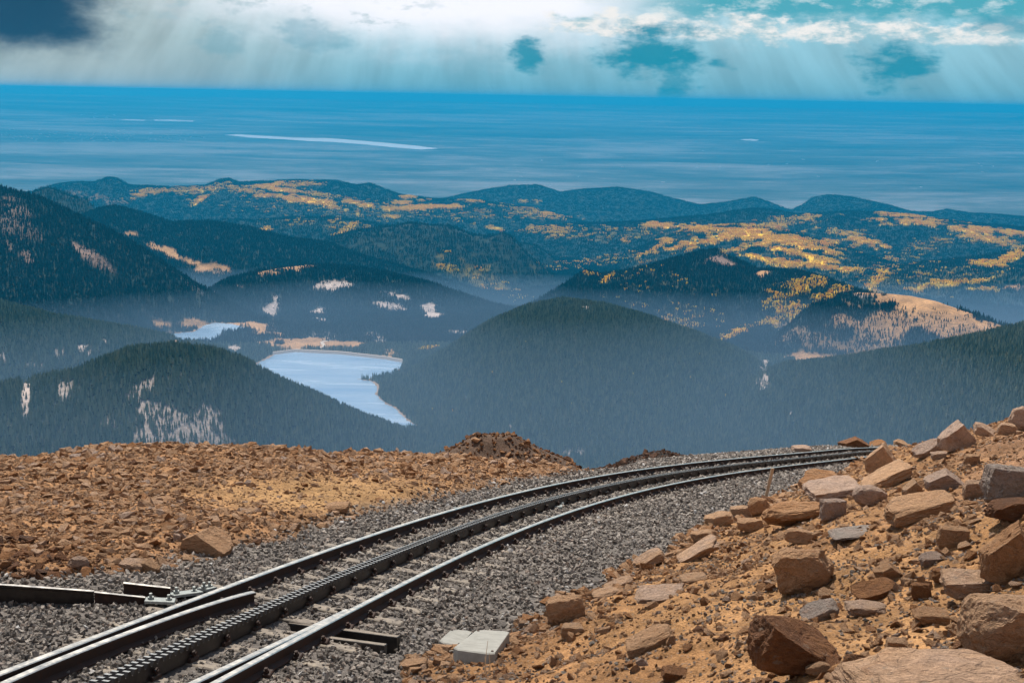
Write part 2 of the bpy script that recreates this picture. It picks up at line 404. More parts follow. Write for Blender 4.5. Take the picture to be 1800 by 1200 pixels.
# bare ground, meadows and aspen stands: (kind, x, y, half width, half height, tilt deg, nearest km, farthest km, density)
PATCH = [
    ('meadow', 320, 455, 80, 9, 22, 4.4, 6.2, 1.0), ('meadow', 375, 470, 34, 6, 6, 4.4, 6.2, 1.0), ('meadow', 232, 410, 20, 5, -5, 4.6, 6.4, 1.0), ('meadow', 262, 432, 22, 4, 35, 4.4, 6.2, .8),
    ('meadow', 505, 473, 48, 8, -8, 4.6, 5.6, .75), ('scree', 585, 503, 34, 10, -18, 4.3, 5.6, .9), ('scree', 690, 517, 42, 5, 14, 4.3, 5.6, 1.0),
    ('scree', 757, 545, 20, 11, 28, 4.3, 5.6, .95), ('scree', 680, 538, 26, 9, 12, 4.3, 5.6, .8), ('scree', 478, 545, 15, 26, 8, 4.3, 5.6, .95), ('scree', 562, 552, 17, 15, 20, 4.3, 5.6, .9),
    ('scree', 665, 592, 26, 8, 6, 4.2, 5.2, .7), ('scree', 800, 585, 26, 7, 4, 4.2, 5.2, .6), ('scree', 845, 578, 12, 6, 0, 4.2, 5.2, .7), ('meadow', 795, 504, 18, 4, 18, 4.6, 5.7, .8),
    ('scree', 575, 590, 40, 6, 0, 4.3, 5.3, .3),
    ('meadow', 370, 570, 70, 9, 3, 3.8, 4.75, 1.0), ('meadow', 450, 572, 40, 10, 12, 3.8, 4.75, 1.0), ('meadow', 320, 600, 26, 5, 0, 3.7, 4.6, .8),
    ('meadow', 590, 606, 105, 8, 2, 3.9, 4.6, 1.0), ('meadow', 520, 608, 50, 6, -4, 3.9, 4.6, 1.0), ('meadow', 690, 622, 30, 10, 4, 3.9, 4.4, .8), ('gold', 755, 614, 26, 5, -14, 3.6, 4.6, .6),
    ('meadow', 725, 625, 26, 5, -20, 3.7, 4.4, .7), ('scree', 740, 758, 40, 7, 8, 2.9, 3.5, .7), ('scree', 412, 614, 10, 5, 0, 3.2, 4.4, 1.0),
    ('brown', 20, 385, 42, 28, 38, 4.0, 5.2, .45), ('brown', 45, 452, 20, 20, 20, 4.0, 5.2, .7), ('brown', 168, 456, 36, 9, 28, 4.0, 5.2, .8), ('brown', 10, 430, 30, 12, 30, 4.0, 5.2, .4),
    ('scree', 340, 490, 40, 16, 35, 4.0, 5.4, .18),
    ('scree', 150, 612, 18, 14, 30, 3.0, 3.75, .7), ('scree', 185, 597, 8, 8, 0, 3.0, 3.75, .7), ('scree', 105, 622, 7, 12, 10, 3.0, 3.75, .4), ('scree', 4, 624, 7, 14, 0, 3.0, 3.75, .5), ('scree', 65, 640, 22, 6, 0, 3.0, 3.75, .3),
    ('scree', 46, 700, 9, 34, 6, 2.2, 3.2, .85), ('scree', 112, 688, 12, 14, -20, 2.2, 3.2, .5), ('scree', 242, 688, 36, 9, -35, 2.2, 3.2, .55), ('scree', 300, 666, 26, 5, -12, 2.2, 3.2, .3),
    ('scree', 270, 740, 60, 26, 18, 2.0, 3.2, .55), ('scree', 365, 735, 34, 34, 5, 2.0, 3.2, .5), ('scree', 330, 765, 90, 20, 6, 2.0, 3.2, .45), ('scree', 190, 745, 24, 14, -20, 2.0, 3.2, .4), ('scree', 450, 722, 14, 14, 30, 2.0, 3.2, .35),
    ('scree', 1345, 660, 9, 26, 0, 3.0, 4.3, .75), ('meadow', 1420, 628, 60, 10, 4, 3.8, 4.7, 1.0), ('scree', 1335, 668, 16, 10, 0, 3.0, 4.0, .5), ('scree', 1285, 690, 10, 5, 0, 3.0, 4.0, .4), ('scree', 1390, 726, 5, 4, 0, 3, 4, .5),
    ('scree', 1030, 540, 8, 3, 0, 3.6, 4.3, .7), ('scree', 932, 695, 8, 7, 30, 3.0, 3.9, .4), ('scree', 1010, 795, 20, 5, 0, 2.8, 3.4, .6), ('scree', 900, 750, 6, 5, 0, 2.8, 3.4, .5), ('scree', 1560, 740, 6, 4, 0, 2.8, 3.6, .4),
    ('brown', 1268, 456, 32, 12, 14, 4.55, 6.2, .95), ('meadow', 1342, 482, 16, 10, -35, 4.55, 6.2, .9), ('scree', 1255, 535, 16, 6, 0, 4.5, 6.0, .3),
    ('meadow', 1590, 528, 75, 10, 10, 4.0, 5.0, 1.0), ('meadow', 1660, 545, 80, 14, 18, 4.0, 5.0, .85), ('meadow', 1640, 565, 130, 26, 12, 4.0, 5.0, .72), ('meadow', 1560, 560, 90, 30, 10, 4.0, 5.0, .62),
    ('meadow', 1500, 600, 120, 26, 4, 4.0, 5.0, .38), ('meadow', 1740, 573, 60, 12, 16, 4.0, 5.0, .8), ('scree', 1515, 520, 24, 9, 10, 4.0, 5.0, .6), ('meadow', 1785, 505, 24, 5, 0, 5.5, 7.5, .9),
    # aspens
    ('gold', 1350, 560, 110, 8, -24, 4.0, 6.0, .5), ('gold', 1440, 530, 60, 7, -24, 4.0, 6.0, .5), ('gold', 1290, 590, 40, 6, -24, 4.0, 6.0, .7), ('gold', 1420, 500, 60, 12, -15, 4.45, 6.0, .45), ('gold', 1400, 515, 80, 8, -24, 4.45, 6.0, .35),
    ('gold', 1060, 495, 40, 5, -32, 4.55, 6.2, .8), ('gold', 1040, 483, 24, 4, 10, 4.55, 6.2, .4), ('gold', 1150, 500, 130, 40, 8, 4.5, 6.2, .07), ('gold', 1200, 545, 120, 20, 12, 4.45, 6.0, .14), ('gold', 1190, 570, 40, 8, 10, 4.2, 6.0, .4),
    ('gold', 1250, 403, 110, 7, 2, 6.3, 10, .95), ('gold', 1180, 399, 46, 4, 6, 6.3, 10, .95), ('gold', 1330, 416, 110, 7, 6, 6.3, 10, .95), ('gold', 1250, 424, 100, 8, -12, 6.3, 10, .85), ('gold', 1380, 426, 50, 6, 12, 6.3, 10, .9),
    ('gold', 1300, 438, 100, 5, -14, 6.3, 10, .5), ('gold', 1400, 445, 80, 5, 14, 6.3, 10, .75), ('gold', 1430, 434, 50, 4, 18, 6.3, 10, .6), ('gold', 1390, 462, 90, 5, 6, 6.3, 10, .85), ('gold', 1470, 472, 60, 4, 4, 6.3, 10, .8), ('gold', 1340, 456, 50, 5, 12, 6.3, 10, .9),
    ('gold', 1170, 424, 14, 4, 14, 6.3, 10, .9), ('gold', 1100, 425, 12, 3, 12, 6.3, 10, .8), ('gold', 1060, 415, 60, 14, 0, 6.3, 10, .16), ('gold', 960, 405, 40, 8, 0, 6.3, 10, .35), ('gold', 940, 375, 60, 10, 8, 7, 11, .3), ('gold', 910, 348, 24, 5, 8, 7, 11.2, .8), ('gold', 955, 353, 30, 4, 4, 7, 11.2, .5),
    ('gold', 960, 377, 10, 3, 0, 7, 11, .9), ('gold', 1520, 425, 40, 6, 12, 6.3, 10, .75), ('gold', 1480, 410, 40, 6, 4, 6.3, 10, .35), ('gold', 1620, 392, 70, 6, 4, 7, 10.5, .75), ('gold', 1690, 405, 60, 6, 18, 7, 10.5, .7), ('gold', 1760, 408, 60, 5, 6, 7, 10.5, .8), ('gold', 1730, 420, 50, 7, 8, 7, 10.5, .55), ('gold', 1590, 380, 60, 3, 4, 7, 10.5, .6),
    ('gold', 1780, 450, 40, 7, -30, 6.3, 10, .6), ('gold', 1740, 465, 30, 5, 10, 6.3, 10, .55), ('gold', 1640, 430, 60, 14, -20, 6.3, 10, .2), ('gold', 1660, 500, 60, 6, -8, 5.6, 8.5, .5), ('gold', 1540, 495, 30, 10, -60, 5.6, 8.5, .5), ('gold', 1640, 480, 90, 14, 0, 5.6, 9, .14), ('gold', 1560, 480, 200, 30, 4, 5.4, 9, .1),
    ('gold', 1730, 508, 40, 3, 2, 5.6, 8.5, .5), ('gold', 1400, 385, 60, 6, -4, 7, 10, .4), ('gold', 1350, 396, 60, 4, -4, 7, 10, .5), ('gold', 1130, 410, 90, 12, 0, 6.3, 10, .2), ('gold', 1050, 460, 100, 10, -6, 6.3, 10, .15),
    ('gold', 480, 325, 40, 3, -6, 8.5, 11, .9), ('gold', 530, 325, 30, 4, -4, 8.5, 11, .5), ('gold', 490, 334, 50, 3, 8, 8.5, 11, .7), ('gold', 520, 350, 80, 5, 6, 8.5, 11, .85), ('gold', 570, 360, 50, 4, 14, 8.5, 11, .9), ('gold', 620, 358, 26, 4, 8, 8.5, 11, .9), ('gold', 645, 363, 10, 4, 0, 8.5, 11, .9), ('gold', 560, 343, 60, 5, 10, 8.5, 11, .3),
    ('gold', 740, 365, 60, 5, -2, 8.5, 11, .9), ('gold', 770, 364, 40, 4, 4, 8.5, 11, .9), ('gold', 710, 357, 30, 3, -4, 8.5, 11, .7), ('gold', 690, 381, 12, 3, 0, 8.5, 11, .8), ('gold', 715, 347, 12, 2, 0, 8.5, 11, .8), ('gold', 850, 352, 50, 3, 0, 8.5, 11, .6), ('gold', 370, 333, 60, 4, -4, 8.5, 11, .4), ('gold', 300, 336, 60, 5, 0, 8.5, 11, .3), ('gold', 255, 340, 24, 5, -14, 8.5, 11, .5), ('gold', 355, 350, 14, 4, -30, 8.5, 11, .8), ('gold', 440, 337, 50, 5, 12, 8.5, 11, .4),
    ('gold', 600, 370, 200, 16, 4, 8.3, 11, .10), ('gold', 800, 375, 120, 14, 4, 8.3, 11, .14), ('gold', 465, 405, 14, 4, -6, 7.2, 8.4, .7), ('gold', 560, 395, 100, 8, 4, 7.2, 8.4, .12), ('gold', 600, 408, 24, 4, -30, 7.2, 8.4, .5), ('gold', 860, 495, 80, 14, 25, 5.4, 7, .22), ('gold', 790, 470, 14, 4, 10, 5.6, 7, .3), ('gold', 870, 402, 16, 3, 10, 8, 10, .6),
    ('meadow', 155, 345, 60, 6, 10, 8.5, 11, .3), ('gold', 830, 665, 160, 30, -28, 3.3, 4.2, .012), ('gold', 1080, 680, 260, 60, 0, 3.0, 4.2, .004),
]


def far_masks(X, Y, Z):
    """Bare-ground, meadow and aspen amounts for points of the far terrain."""
    u, v = to_pix(X, Y, Z); r = np.hypot(X, Y) / 1000
    n1 = fbm(X / 70, Y / 70, 3, 131); n2 = fbm(X / 260, Y / 260, 3, 151)
    res = {k: np.zeros(X.shape) for k in ('meadow', 'scree', 'gold', 'brown')}
    for (k, cx, cy, a, b, rot, r0, r1, dens) in PATCH:
        m = (np.abs(u - cx) < a * 1.8 + 10) & (np.abs(v - cy) < max(a, b) * 1.8 + 10) & (r > float(stretch(np.array(r0 * 1000.0))) / 1000) & (r < float(stretch(np.array(r1 * 1000.0))) / 1000)
        if not m.any():
            continue
        t = math.radians(rot); du = u[m] - cx; dv = v[m] - cy
        p = (du * math.cos(t) + dv * math.sin(t)) / a; q = (-du * math.sin(t) + dv * math.cos(t)) / b
        d = np.sqrt(p * p + q * q) + n1[m] * 1.0 + n2[m] * 0.6
        val = sstep(d, 1.05, 0.65) * (dens * 0.45 if k == 'gold' and dens < 0.3 else dens)
        res[k][m] = np.maximum(res[k][m], val)
    return res


# ------------------------------------------------------------------ near ground: summit shoulder with the track
H0, PA, PB = -3.515, -0.11422, -0.1776       # plane of the rail heads
_L = np.array([[-4.18, 9.61], [-3.51, 12.26], [-2.79, 14.78], [-1.73, 18.7], [-0.96, 21.29], [0.06, 24.27], [2.1, 28.71], [4.9, 34.08], [8.91, 41.65], [13.37, 49.06]])
_R = np.array([[-2.56, 10.06], [-2.17, 11.43], [-1.81, 12.83], [-1.34, 14.54], [-0.74, 16.68], [0.06, 19.3], [1.15, 22.78], [2.55, 26.22], [4.34, 30.08], [6.55, 34.24], [9.35, 39.27], [14.1, 47.2]])


def _center():
    def off(P, s):
        pf = np.polyfit(P[:, 1], P[:, 0], 4); dp = np.polyder(pf)
        y = np.linspace(P[0, 1], P[-1, 1], 40); x = np.polyval(pf, y); k = np.polyval(dp, y)
        n = np.sqrt(1 + k * k)
        return np.stack([x + s * 0.75 / n, y - s * 0.75 * k / n], 1)
    A = np.vstack([off(_L, 1), off(_R, -1)])
    pf = np.polyfit(A[:, 1], A[:, 0], 4)
    dp = np.polyder(pf)
    y = np.arange(9.8, 47.0, 0.25)
    pts = [(np.polyval(pf, a), a) for a in y]
    x0, y0 = pts[0]; k0 = np.polyval(dp, y0)
    head = [(x0 - k0 * d, y0 - d) for d in np.arange(8.0, 0.2, -0.25)]
    # beyond the fitted stretch keep turning right on a constant curve
    x1, y1 = pts[-1]; k1 = np.polyval(dp, y1); th = math.atan(k1); cur = 0.013
    tail = []
    for i in range(90):
        th += cur * 0.25; x1 += math.sin(th) * 0.25; y1 += math.cos(th) * 0.25
        tail.append((x1, y1))
    P = np.array(head + pts + tail)
    d = np.r_[0, np.cumsum(np.hypot(*np.diff(P, axis=0).T))]
    s = np.arange(0, d[-1], 0.2)
    return np.stack([np.interp(s, d, P[:, 0]), np.interp(s, d, P[:, 1])], 1), s


CEN, CEN_S = _center()
CEN_T = np.gradient(CEN, axis=0); CEN_T /= np.linalg.norm(CEN_T, axis=1)[:, None]


def rail_plane(x, y):
    return H0 + PA * x + PB * y


def track_st(X, Y):
    """Distance along the track and offset from its centre line (right positive)."""
    sh = X.shape; X = X.ravel(); Y = Y.ravel()
    best = np.full(X.shape, 1e18); idx = np.zeros(X.shape, int)
    for i in range(0, len(CEN), 3):
        d = (X - CEN[i, 0]) ** 2 + (Y - CEN[i, 1]) ** 2
        m = d < best; best[m] = d[m]; idx[m] = i
    dx_ = X - CEN[idx, 0]; dy_ = Y - CEN[idx, 1]
    tx, ty = CEN_T[idx, 0], CEN_T[idx, 1]
    return (CEN_S[idx] + dx_ * tx + dy_ * ty).reshape(sh), (dx_ * ty - dy_ * tx).reshape(sh)


_eR = np.array([[-2.0, 8.5], [-1.05, 11.38], [-0.44, 12.94], [0.51, 15.39], [2.1, 19.28], [3.6, 23.08], [5.85, 28.26], [8.72, 35.08], [15.28, 50.37], [19.0, 58.0]])
_eL = np.array([[-8.7, 10.3], [-5.74, 13.35], [-4.35, 14.53], [-3.83, 16.21], [-3.29, 17.48], [-2.73, 19.46], [-2.03, 21.93], [-0.31, 26.34], [2.31, 31.7], [4.9, 36.5]])
_sR, _tR = track_st(_eR[:, 0], _eR[:, 1])
_sL, _tL = track_st(_eL[:, 0], _eL[:, 1])
# crest of the rubble mound: bearing, distance and height above the plane of the track
_cr = [(-500, 830, 20.0), (-200, 816, 21.0), (0, 803, 22.0), (70, 797, 22.5), (150, 786, 23.5), (300, 782, 24.5), (500, 787, 25.5), (700, 791, 27.0), (800, 798, 28.0), (900, 810, 28.5), (1000, 820, 29.0), (1060, 827, 29.5), (1200, 830, 31)]
_cd = pix_rays([(c[0], c[1]) for c in _cr]); _ck = np.array([c[2] * 1.06 for c in _cr]) / _cd[:, 1]
_cp = _cd * _ck[:, None]
CR_AZ = np.arctan2(_cd[:, 0], _cd[:, 1]); CR_Y = _cp[:, 1]
_cs, _ct = track_st(_cp[:, 0], _cp[:, 1])
CR_L = np.maximum(np.interp(_cs, _sL, _tL) - _ct, 0.6)
CR_D = _cp[:, 2] - (rail_plane(_cp[:, 0], _cp[:, 1]) - 0.225) - 0.13
BANK = 0.49


def near_zones(X, Y):
    s, t = track_st(X, Y)
    te = np.interp(s, _sR, _tR) + fbm(X / 1.3, Y / 1.3, 3, 7) * 0.35
    tl = np.interp(s, _sL, _tL) - 2.6 * sstep(s, 32.0, 36.0) + fbm(X / 1.5, Y / 1.5, 3, 9) * 0.4
    return s, t, te, tl


_tp = pix_rays([(500, 1090), (712, 1100)]); _tp = _tp[:, :2] * (H0 / (_tp[:, 2] - PA * _tp[:, 0] - PB * _tp[:, 1]))[:, None]
TRO_S, TRO_T0, TRO_T1 = float(track_st(_tp[:, 0], _tp[:, 1])[0].mean()), 0.18, 1.45


def near_height(X, Y):
    s, t, te, tl = near_zones(X, Y)
    zp = rail_plane(X, Y)
    z = zp - 0.175 - 0.05 * sstep(np.abs(t), 1.2, 2.2)
    # open trough under the bank side rail
    z = z - 0.24 * sstep(np.abs(s - TRO_S), 0.24, 0.14) * sstep(t, 0.16, 0.26) * sstep(t, 1.50, 1.38)
    # bank on the right
    u = t - te
    sp = np.where(u > 0, u * u / (u + 0.5), 0)
    bump = fbm(X / 2.2, Y / 2.2, 4, 15)
    lim = sp * BANK
    z = z + lim + sstep(u, 0.1, 1.5) * (bump * 0.22 + fbm(X / 0.55, Y / 0.55, 4, 16, 0.6) * 0.085)
    # rubble mound on the left with its crest and the drop beyond
    l = tl - t
    za = np.arctan2(X, np.maximum(Y, 0.5))
    delta = np.interp(za, CR_AZ, CR_D); lc = np.interp(za, CR_AZ, CR_L); yc = np.interp(za, CR_AZ, CR_Y)
    p = np.clip(l / lc, 0, 1.2)
    z = z + np.where(l > 0, delta * (p * (1.9 - 0.9 * p)) + 0.12 * sstep(l, 0, 0.8) + bump * 0.14 * sstep(l, 0.2, 2) + fbm(X / 0.6, Y / 0.6, 3, 18) * 0.05, 0)
    dr = Y - yc - fbm(X / 4, Y / 4, 2, 19) * 0.5
    z = z - np.where(dr > 0, 0.75 * dr * dr / (dr + 1.5), 0) * sstep(-t, 1.7, 3.0) * sstep(za, 0.11, 0.075)
    # beyond the mound the ballast shoulder itself is the edge of the drop
    e = -t - 2.3
    z = z - np.where(e > 0, 0.8 * e * e / (e + 0.4), 0) * sstep(za, 0.045, 0.085) * sstep(Y, 27.5, 31.0)
    return z


def march(px, py, hf=None, t0=3.0, t1=90.0):
    """Where the line of sight of a pixel meets the near ground."""
    hf = hf or near_height
    d = pix_rays([(px, py)])[0]
    t = np.linspace(t0, t1, 2600)
    X, Y, Z = d[0] * t, d[1] * t, d[2] * t
    h = hf(X, Y)
    k = np.argmax(Z < h)
    if Z[k] >= h[k]:
        return None
    lo, hi = t[max(k - 1, 0)], t[k]
    for _ in range(3):
        tt = np.linspace(lo, hi, 12)
        hh = hf(d[0] * tt, d[1] * tt); kk = np.argmax(d[2] * tt < hh)
        lo, hi = tt[max(kk - 1, 0)], tt[kk]
    return Vector(d * hi), float(hi)

# ------------------------------------------------------------------ materials
def new_mat(name):
    m = bpy.data.materials.new(name); m.use_nodes = True
    t = NT(m.node_tree); t.n.clear()
    o = t.new('ShaderNodeOutputMaterial'); b = t.new('ShaderNodeBsdfPrincipled')
    t.link(b.outputs[0], o.inputs[0])
    return m, t, b


def setp(t, b, **kw):
    for k, v in kw.items():
        k = {'color': 'Base Color', 'rough': 'Roughness', 'metal': 'Metallic', 'spec': 'Specular IOR Level', 'ior': 'IOR', 'normal': 'Normal'}[k]
        if isinstance(v, tuple) and len(v) == 3:
            v = (*v, 1.0)
        t.put(v, b.inputs[k])


def bump(t, h, strength=0.5, dist=0.02):
    n = t.new('ShaderNodeBump'); n.inputs['Strength'].default_value = strength; n.inputs['Distance'].default_value = dist
    t.put(h, n.inputs['Height'])
    return n.outputs[0]


def tint_attr(t, name='tint'):
    a = t.new('ShaderNodeAttribute', attribute_type='INSTANCER', attribute_name=name)
    return a.outputs['Fac']


ROCK_STOPS = [(0.0, (0.085, 0.045, 0.028)), (0.14, (0.17, 0.075, 0.033)), (0.28, (0.30, 0.14, 0.055)), (0.42, (0.41, 0.235, 0.125)), (0.56, (0.45, 0.275, 0.16)),
              (0.70, (0.43, 0.295, 0.215)), (0.84, (0.33, 0.245, 0.20)), (1.0, (0.30, 0.27, 0.235))]


def rock_material(name, scale, stops=ROCK_STOPS, bumpd=0.02, spread=0.10, cracks=False):
    m, t, b = new_mat(name)
    co = t.new('ShaderNodeTexCoord').outputs['Object']
    oi = t.new('ShaderNodeObjectInfo')
    off = t.new('ShaderNodeVectorMath', operation='ADD')
    t.link(co, off.inputs[0])
    rv = t.xyz(t.m('MULTIPLY', oi.outputs['Random'], 31.0), t.m('MULTIPLY', oi.outputs['Random'], 57.0), t.m('MULTIPLY', oi.outputs['Random'], 13.0))
    t.link(rv, off.inputs[1])
    v = off.outputs[0]
    n1 = t.noise(v, scale, 6, 0.62, 0.3)
    n2 = t.noise(v, scale * 4.5, 8, 0.7)
    n3 = t.noise(v, scale * 22, 3, 0.6)
    f = t.m('ADD', tint_attr(t), t.m('MULTIPLY', t.m('SUBTRACT', n1, 0.5), spread * 3.0), clamp=True)
    c = t.ramp(f, stops)
    k = t.m('ADD', 0.40, t.m('MULTIPLY', n2, 1.2))
    k = t.m('MULTIPLY', k, t.ss(n3, 0.25, 0.75, 0.82, 1.18))
    s = t.new('ShaderNodeVectorMath', operation='SCALE'); t.link(c, s.inputs[0]); t.link(k, s.inputs[3])
    # iron stain in blotches
    col = t.mix(t.ss(t.noise(v, scale * 1.6, 4, 0.6), 0.56, 0.72, 0.0, 0.38), s.outputs[0], (0.26, 0.105, 0.035))
    crk = None
    if cracks:
        vv = t.new('ShaderNodeTexVoronoi'); vv.feature = 'DISTANCE_TO_EDGE'; vv.inputs['Scale'].default_value = scale * 1.1
        wv_ = t.new('ShaderNodeVectorMath', operation='ADD'); t.link(v, wv_.inputs[0])
        nz_ = t.new('ShaderNodeTexNoise'); nz_.inputs['Scale'].default_value = scale * 1.5; nz_.inputs['Detail'].default_value = 4; t.link(v, nz_.inputs['Vector'])
        sc_ = t.new('ShaderNodeVectorMath', operation='SCALE'); t.link(nz_.outputs['Color'], sc_.inputs[0]); sc_.inputs[3].default_value = 0.5
        t.link(sc_.outputs[0], wv_.inputs[1]); t.link(wv_.outputs[0], vv.inputs['Vector'])
        crk = t.ss(vv.outputs['Distance'], 0.0, 0.035)
        col = t.mix(t.m('MULTIPLY', t.m('MULTIPLY', t.m('SUBTRACT', 1.0, crk), t.ss(n1, 0.45, 0.65)), 0.4), col, (0.06, 0.04, 0.03))
        lich = t.ss(t.noise(v, scale * 3.3, 5, 0.65), 0.60, 0.68, 0.0, 0.5)
        col = t.mix(lich, col, (0.20, 0.185, 0.15))
    h = t.m('ADD', t.m('MULTIPLY', n2, 0.7), t.m('ADD', t.m('MULTIPLY', n3, 0.18), t.m('MULTIPLY', n1, 0.5)))
    if crk is not None:
        h = t.m('ADD', h, t.m('MULTIPLY', crk, 0.10))
    setp(t, b, color=col, rough=0.88, spec=0.25, normal=bump(t, h, 0.9, bumpd))
    return m


M_BOULDER = rock_material('weathered_granite', 2.2, bumpd=0.10, cracks=True)
M_RUBBLE = rock_material('rubble_stone', 1.6, bumpd=0.10)
GRAVEL_STOPS = [(0.0, (0.075, 0.066, 0.060)), (0.2, (0.19, 0.168, 0.148)), (0.42, (0.345, 0.305, 0.265)), (0.62, (0.49, 0.435, 0.38)), (0.78, (0.36, 0.26, 0.20)), (0.88, (0.52, 0.49, 0.46)), (1.0, (0.75, 0.73, 0.70))]
M_GRAVEL = rock_material('crushed_ballast', 1.0, GRAVEL_STOPS, bumpd=0.05, spread=0.03)

# near ground: colour zones stored per vertex (kind of soil), grain from noise
M_GROUND, t, b = new_mat('summit_soil')
zc = t.new('ShaderNodeAttribute', attribute_type='GEOMETRY', attribute_name='soil').outputs['Color']
pos = t.new('ShaderNodeNewGeometry').outputs['Position']
g1 = t.noise(pos, 1.1, 6, 0.65); g2 = t.noise(pos, 9.0, 6, 0.7); g3 = t.noise(pos, 60.0, 3, 0.6)
vor = t.new('ShaderNodeTexVoronoi'); vor.inputs['Scale'].default_value = 42.0; t.link(pos, vor.inputs['Vector'])
k = t.m('MULTIPLY', t.ss(g1, 0.3, 0.7, 0.68, 1.25), t.m('MULTIPLY', t.ss(g2, 0.25, 0.75, 0.58, 1.34), t.ss(g3, 0.25, 0.75, 0.68, 1.25)))
s = t.new('ShaderNodeVectorMath', operation='SCALE'); t.link(zc, s.inputs[0]); t.link(k, s.inputs[3])
grit = t.mix(t.ss(t.noise(pos, 26.0, 2, 0.5), 0.60, 0.70, 0.0, 0.5), s.outputs[0], (0.22, 0.18, 0.15))
setp(t, b, color=grit, rough=0.95, spec=0.15,
     normal=bump(t, t.m('ADD', g2, t.m('ADD', t.m('MULTIPLY', g3, 0.35), t.m('MULTIPLY', vor.outputs['Distance'], -0.3))), 0.9, 0.04))

# far terrain
M_FAR, t, b = new_mat('mountain_ground')
zc = t.new('ShaderNodeAttribute', attribute_type='GEOMETRY', attribute_name='soil').outputs['Color']
pos = t.new('ShaderNodeNewGeometry').outputs['Position']
n1 = t.noise(pos, 0.012, 7, 0.65); n2 = t.noise(pos, 0.08, 4, 0.6)
k = t.m('MULTIPLY', t.ss(n1, 0.3, 0.7, 0.7, 1.3), t.ss(n2, 0.25, 0.75, 0.75, 1.25))
s = t.new('ShaderNodeVectorMath', operation='SCALE'); t.link(zc, s.inputs[0]); t.link(k, s.inputs[3])
setp(t, b, color=s.outputs[0], rough=0.95, spec=0.1, normal=bump(t, n2, 0.6, 6.0))

# plains: dry grassland with darker draws and pale fields
M_PLAIN, t, b = new_mat('dry_plains')
pos = t.new('ShaderNodeNewGeometry').outputs['Position']
sx = t.new('ShaderNodeSeparateXYZ'); t.link(pos, sx.inputs[0])
pv = t.xyz(t.m('MULTIPLY', sx.outputs[0], 0.00015), t.m('MULTIPLY', sx.outputs[1], 0.00034), 0.0)
p1 = t.noise(pv, 1.0, 9, 0.62, 0.6); p2 = t.noise(pv, 5.0, 8, 0.68, 0.4); p3 = t.noise(pv, 0.33, 4, 0.55, 0.5)  # broadest noise, p3, puts cloud-shadow-like patches into the colour
f = t.m('ADD', t.m('MULTIPLY', p1, 0.55), t.m('ADD', t.m('MULTIPLY', p2, 0.28), t.m('MULTIPLY', p3, 0.40)))
c = t.ramp(f, [(0.47, (0.02, 0.035, 0.04)), (0.55, (0.06, 0.075, 0.065)), (0.61, (0.11, 0.12, 0.115)), (0.70, (0.27, 0.255, 0.25))])
setp(t, b, color=c, rough=0.95, spec=0.1)

def foliage(name, stops, thru):
    """Needles or leaves: part of the light passes through them."""
    m = bpy.data.materials.new(name); m.use_nodes = True
    t = NT(m.node_tree); t.n.clear()
    o = t.new('ShaderNodeOutputMaterial'); d = t.new('ShaderNodeBsdfDiffuse'); tr = t.new('ShaderNodeBsdfTranslucent'); mx = t.new('ShaderNodeMixShader')
    c = t.ramp(t.new('ShaderNodeObjectInfo').outputs['Random'], stops)
    t.link(c, d.inputs[0]); t.link(c, tr.inputs[0]); mx.inputs[0].default_value = thru
    t.link(d.outputs[0], mx.inputs[1]); t.link(tr.outputs[0], mx.inputs[2]); t.link(mx.outputs[0], o.inputs[0])
    return m


M_CONIFER = foliage('pine_needles', [(0.0, (0.075, 0.105, 0.075)), (0.5, (0.150, 0.178, 0.120)), (0.85, (0.21, 0.23, 0.15)), (1.0, (0.26, 0.25, 0.16))], 0.1)
M_SHADED_CONIFER = foliage('cloud_shaded_needles', [(0.0, (0.012, 0.024, 0.022)), (0.5, (0.022, 0.036, 0.030)), (0.85, (0.036, 0.050, 0.038)), (1.0, (0.06, 0.06, 0.045))], 0.2)  # mid and far conifers: cloud shade put into a darker needle colour
M_ASPEN = foliage('golden_aspen_leaves', [(0.0, (0.85, 0.48, 0.02)), (0.4, (0.97, 0.68, 0.015)), (0.8, (0.97, 0.76, 0.015)), (1.0, (0.92, 0.70, 0.08))], 0.5)

M_WATER, t, b = new_mat('reservoir_water')
pos = t.new('ShaderNodeNewGeometry').outputs['Position']
wv = t.noise(pos, 0.02, 5, 0.6)
wst = t.new('ShaderNodeMapping'); wst.inputs['Scale'].default_value = (0.0025, 0.012, 1.0); t.link(pos, wst.inputs[0])
wv = t.noise(wst.outputs[0], 1.0, 5, 0.6, 0.4)
setp(t, b, color=t.ramp(wv, [(0.35, (0.20, 0.34, 0.53)), (0.65, (0.36, 0.48, 0.62))]), rough=t.ss(wv, 0.35, 0.65, 0.12, 0.3), spec=0.9, ior=1.5, normal=bump(t, t.noise(pos, 0.35, 3, 0.5), 0.12, 0.4))
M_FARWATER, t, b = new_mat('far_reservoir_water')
setp(t, b, color=(0.88, 0.90, 0.92), rough=0.3, spec=0.9, ior=1.6)

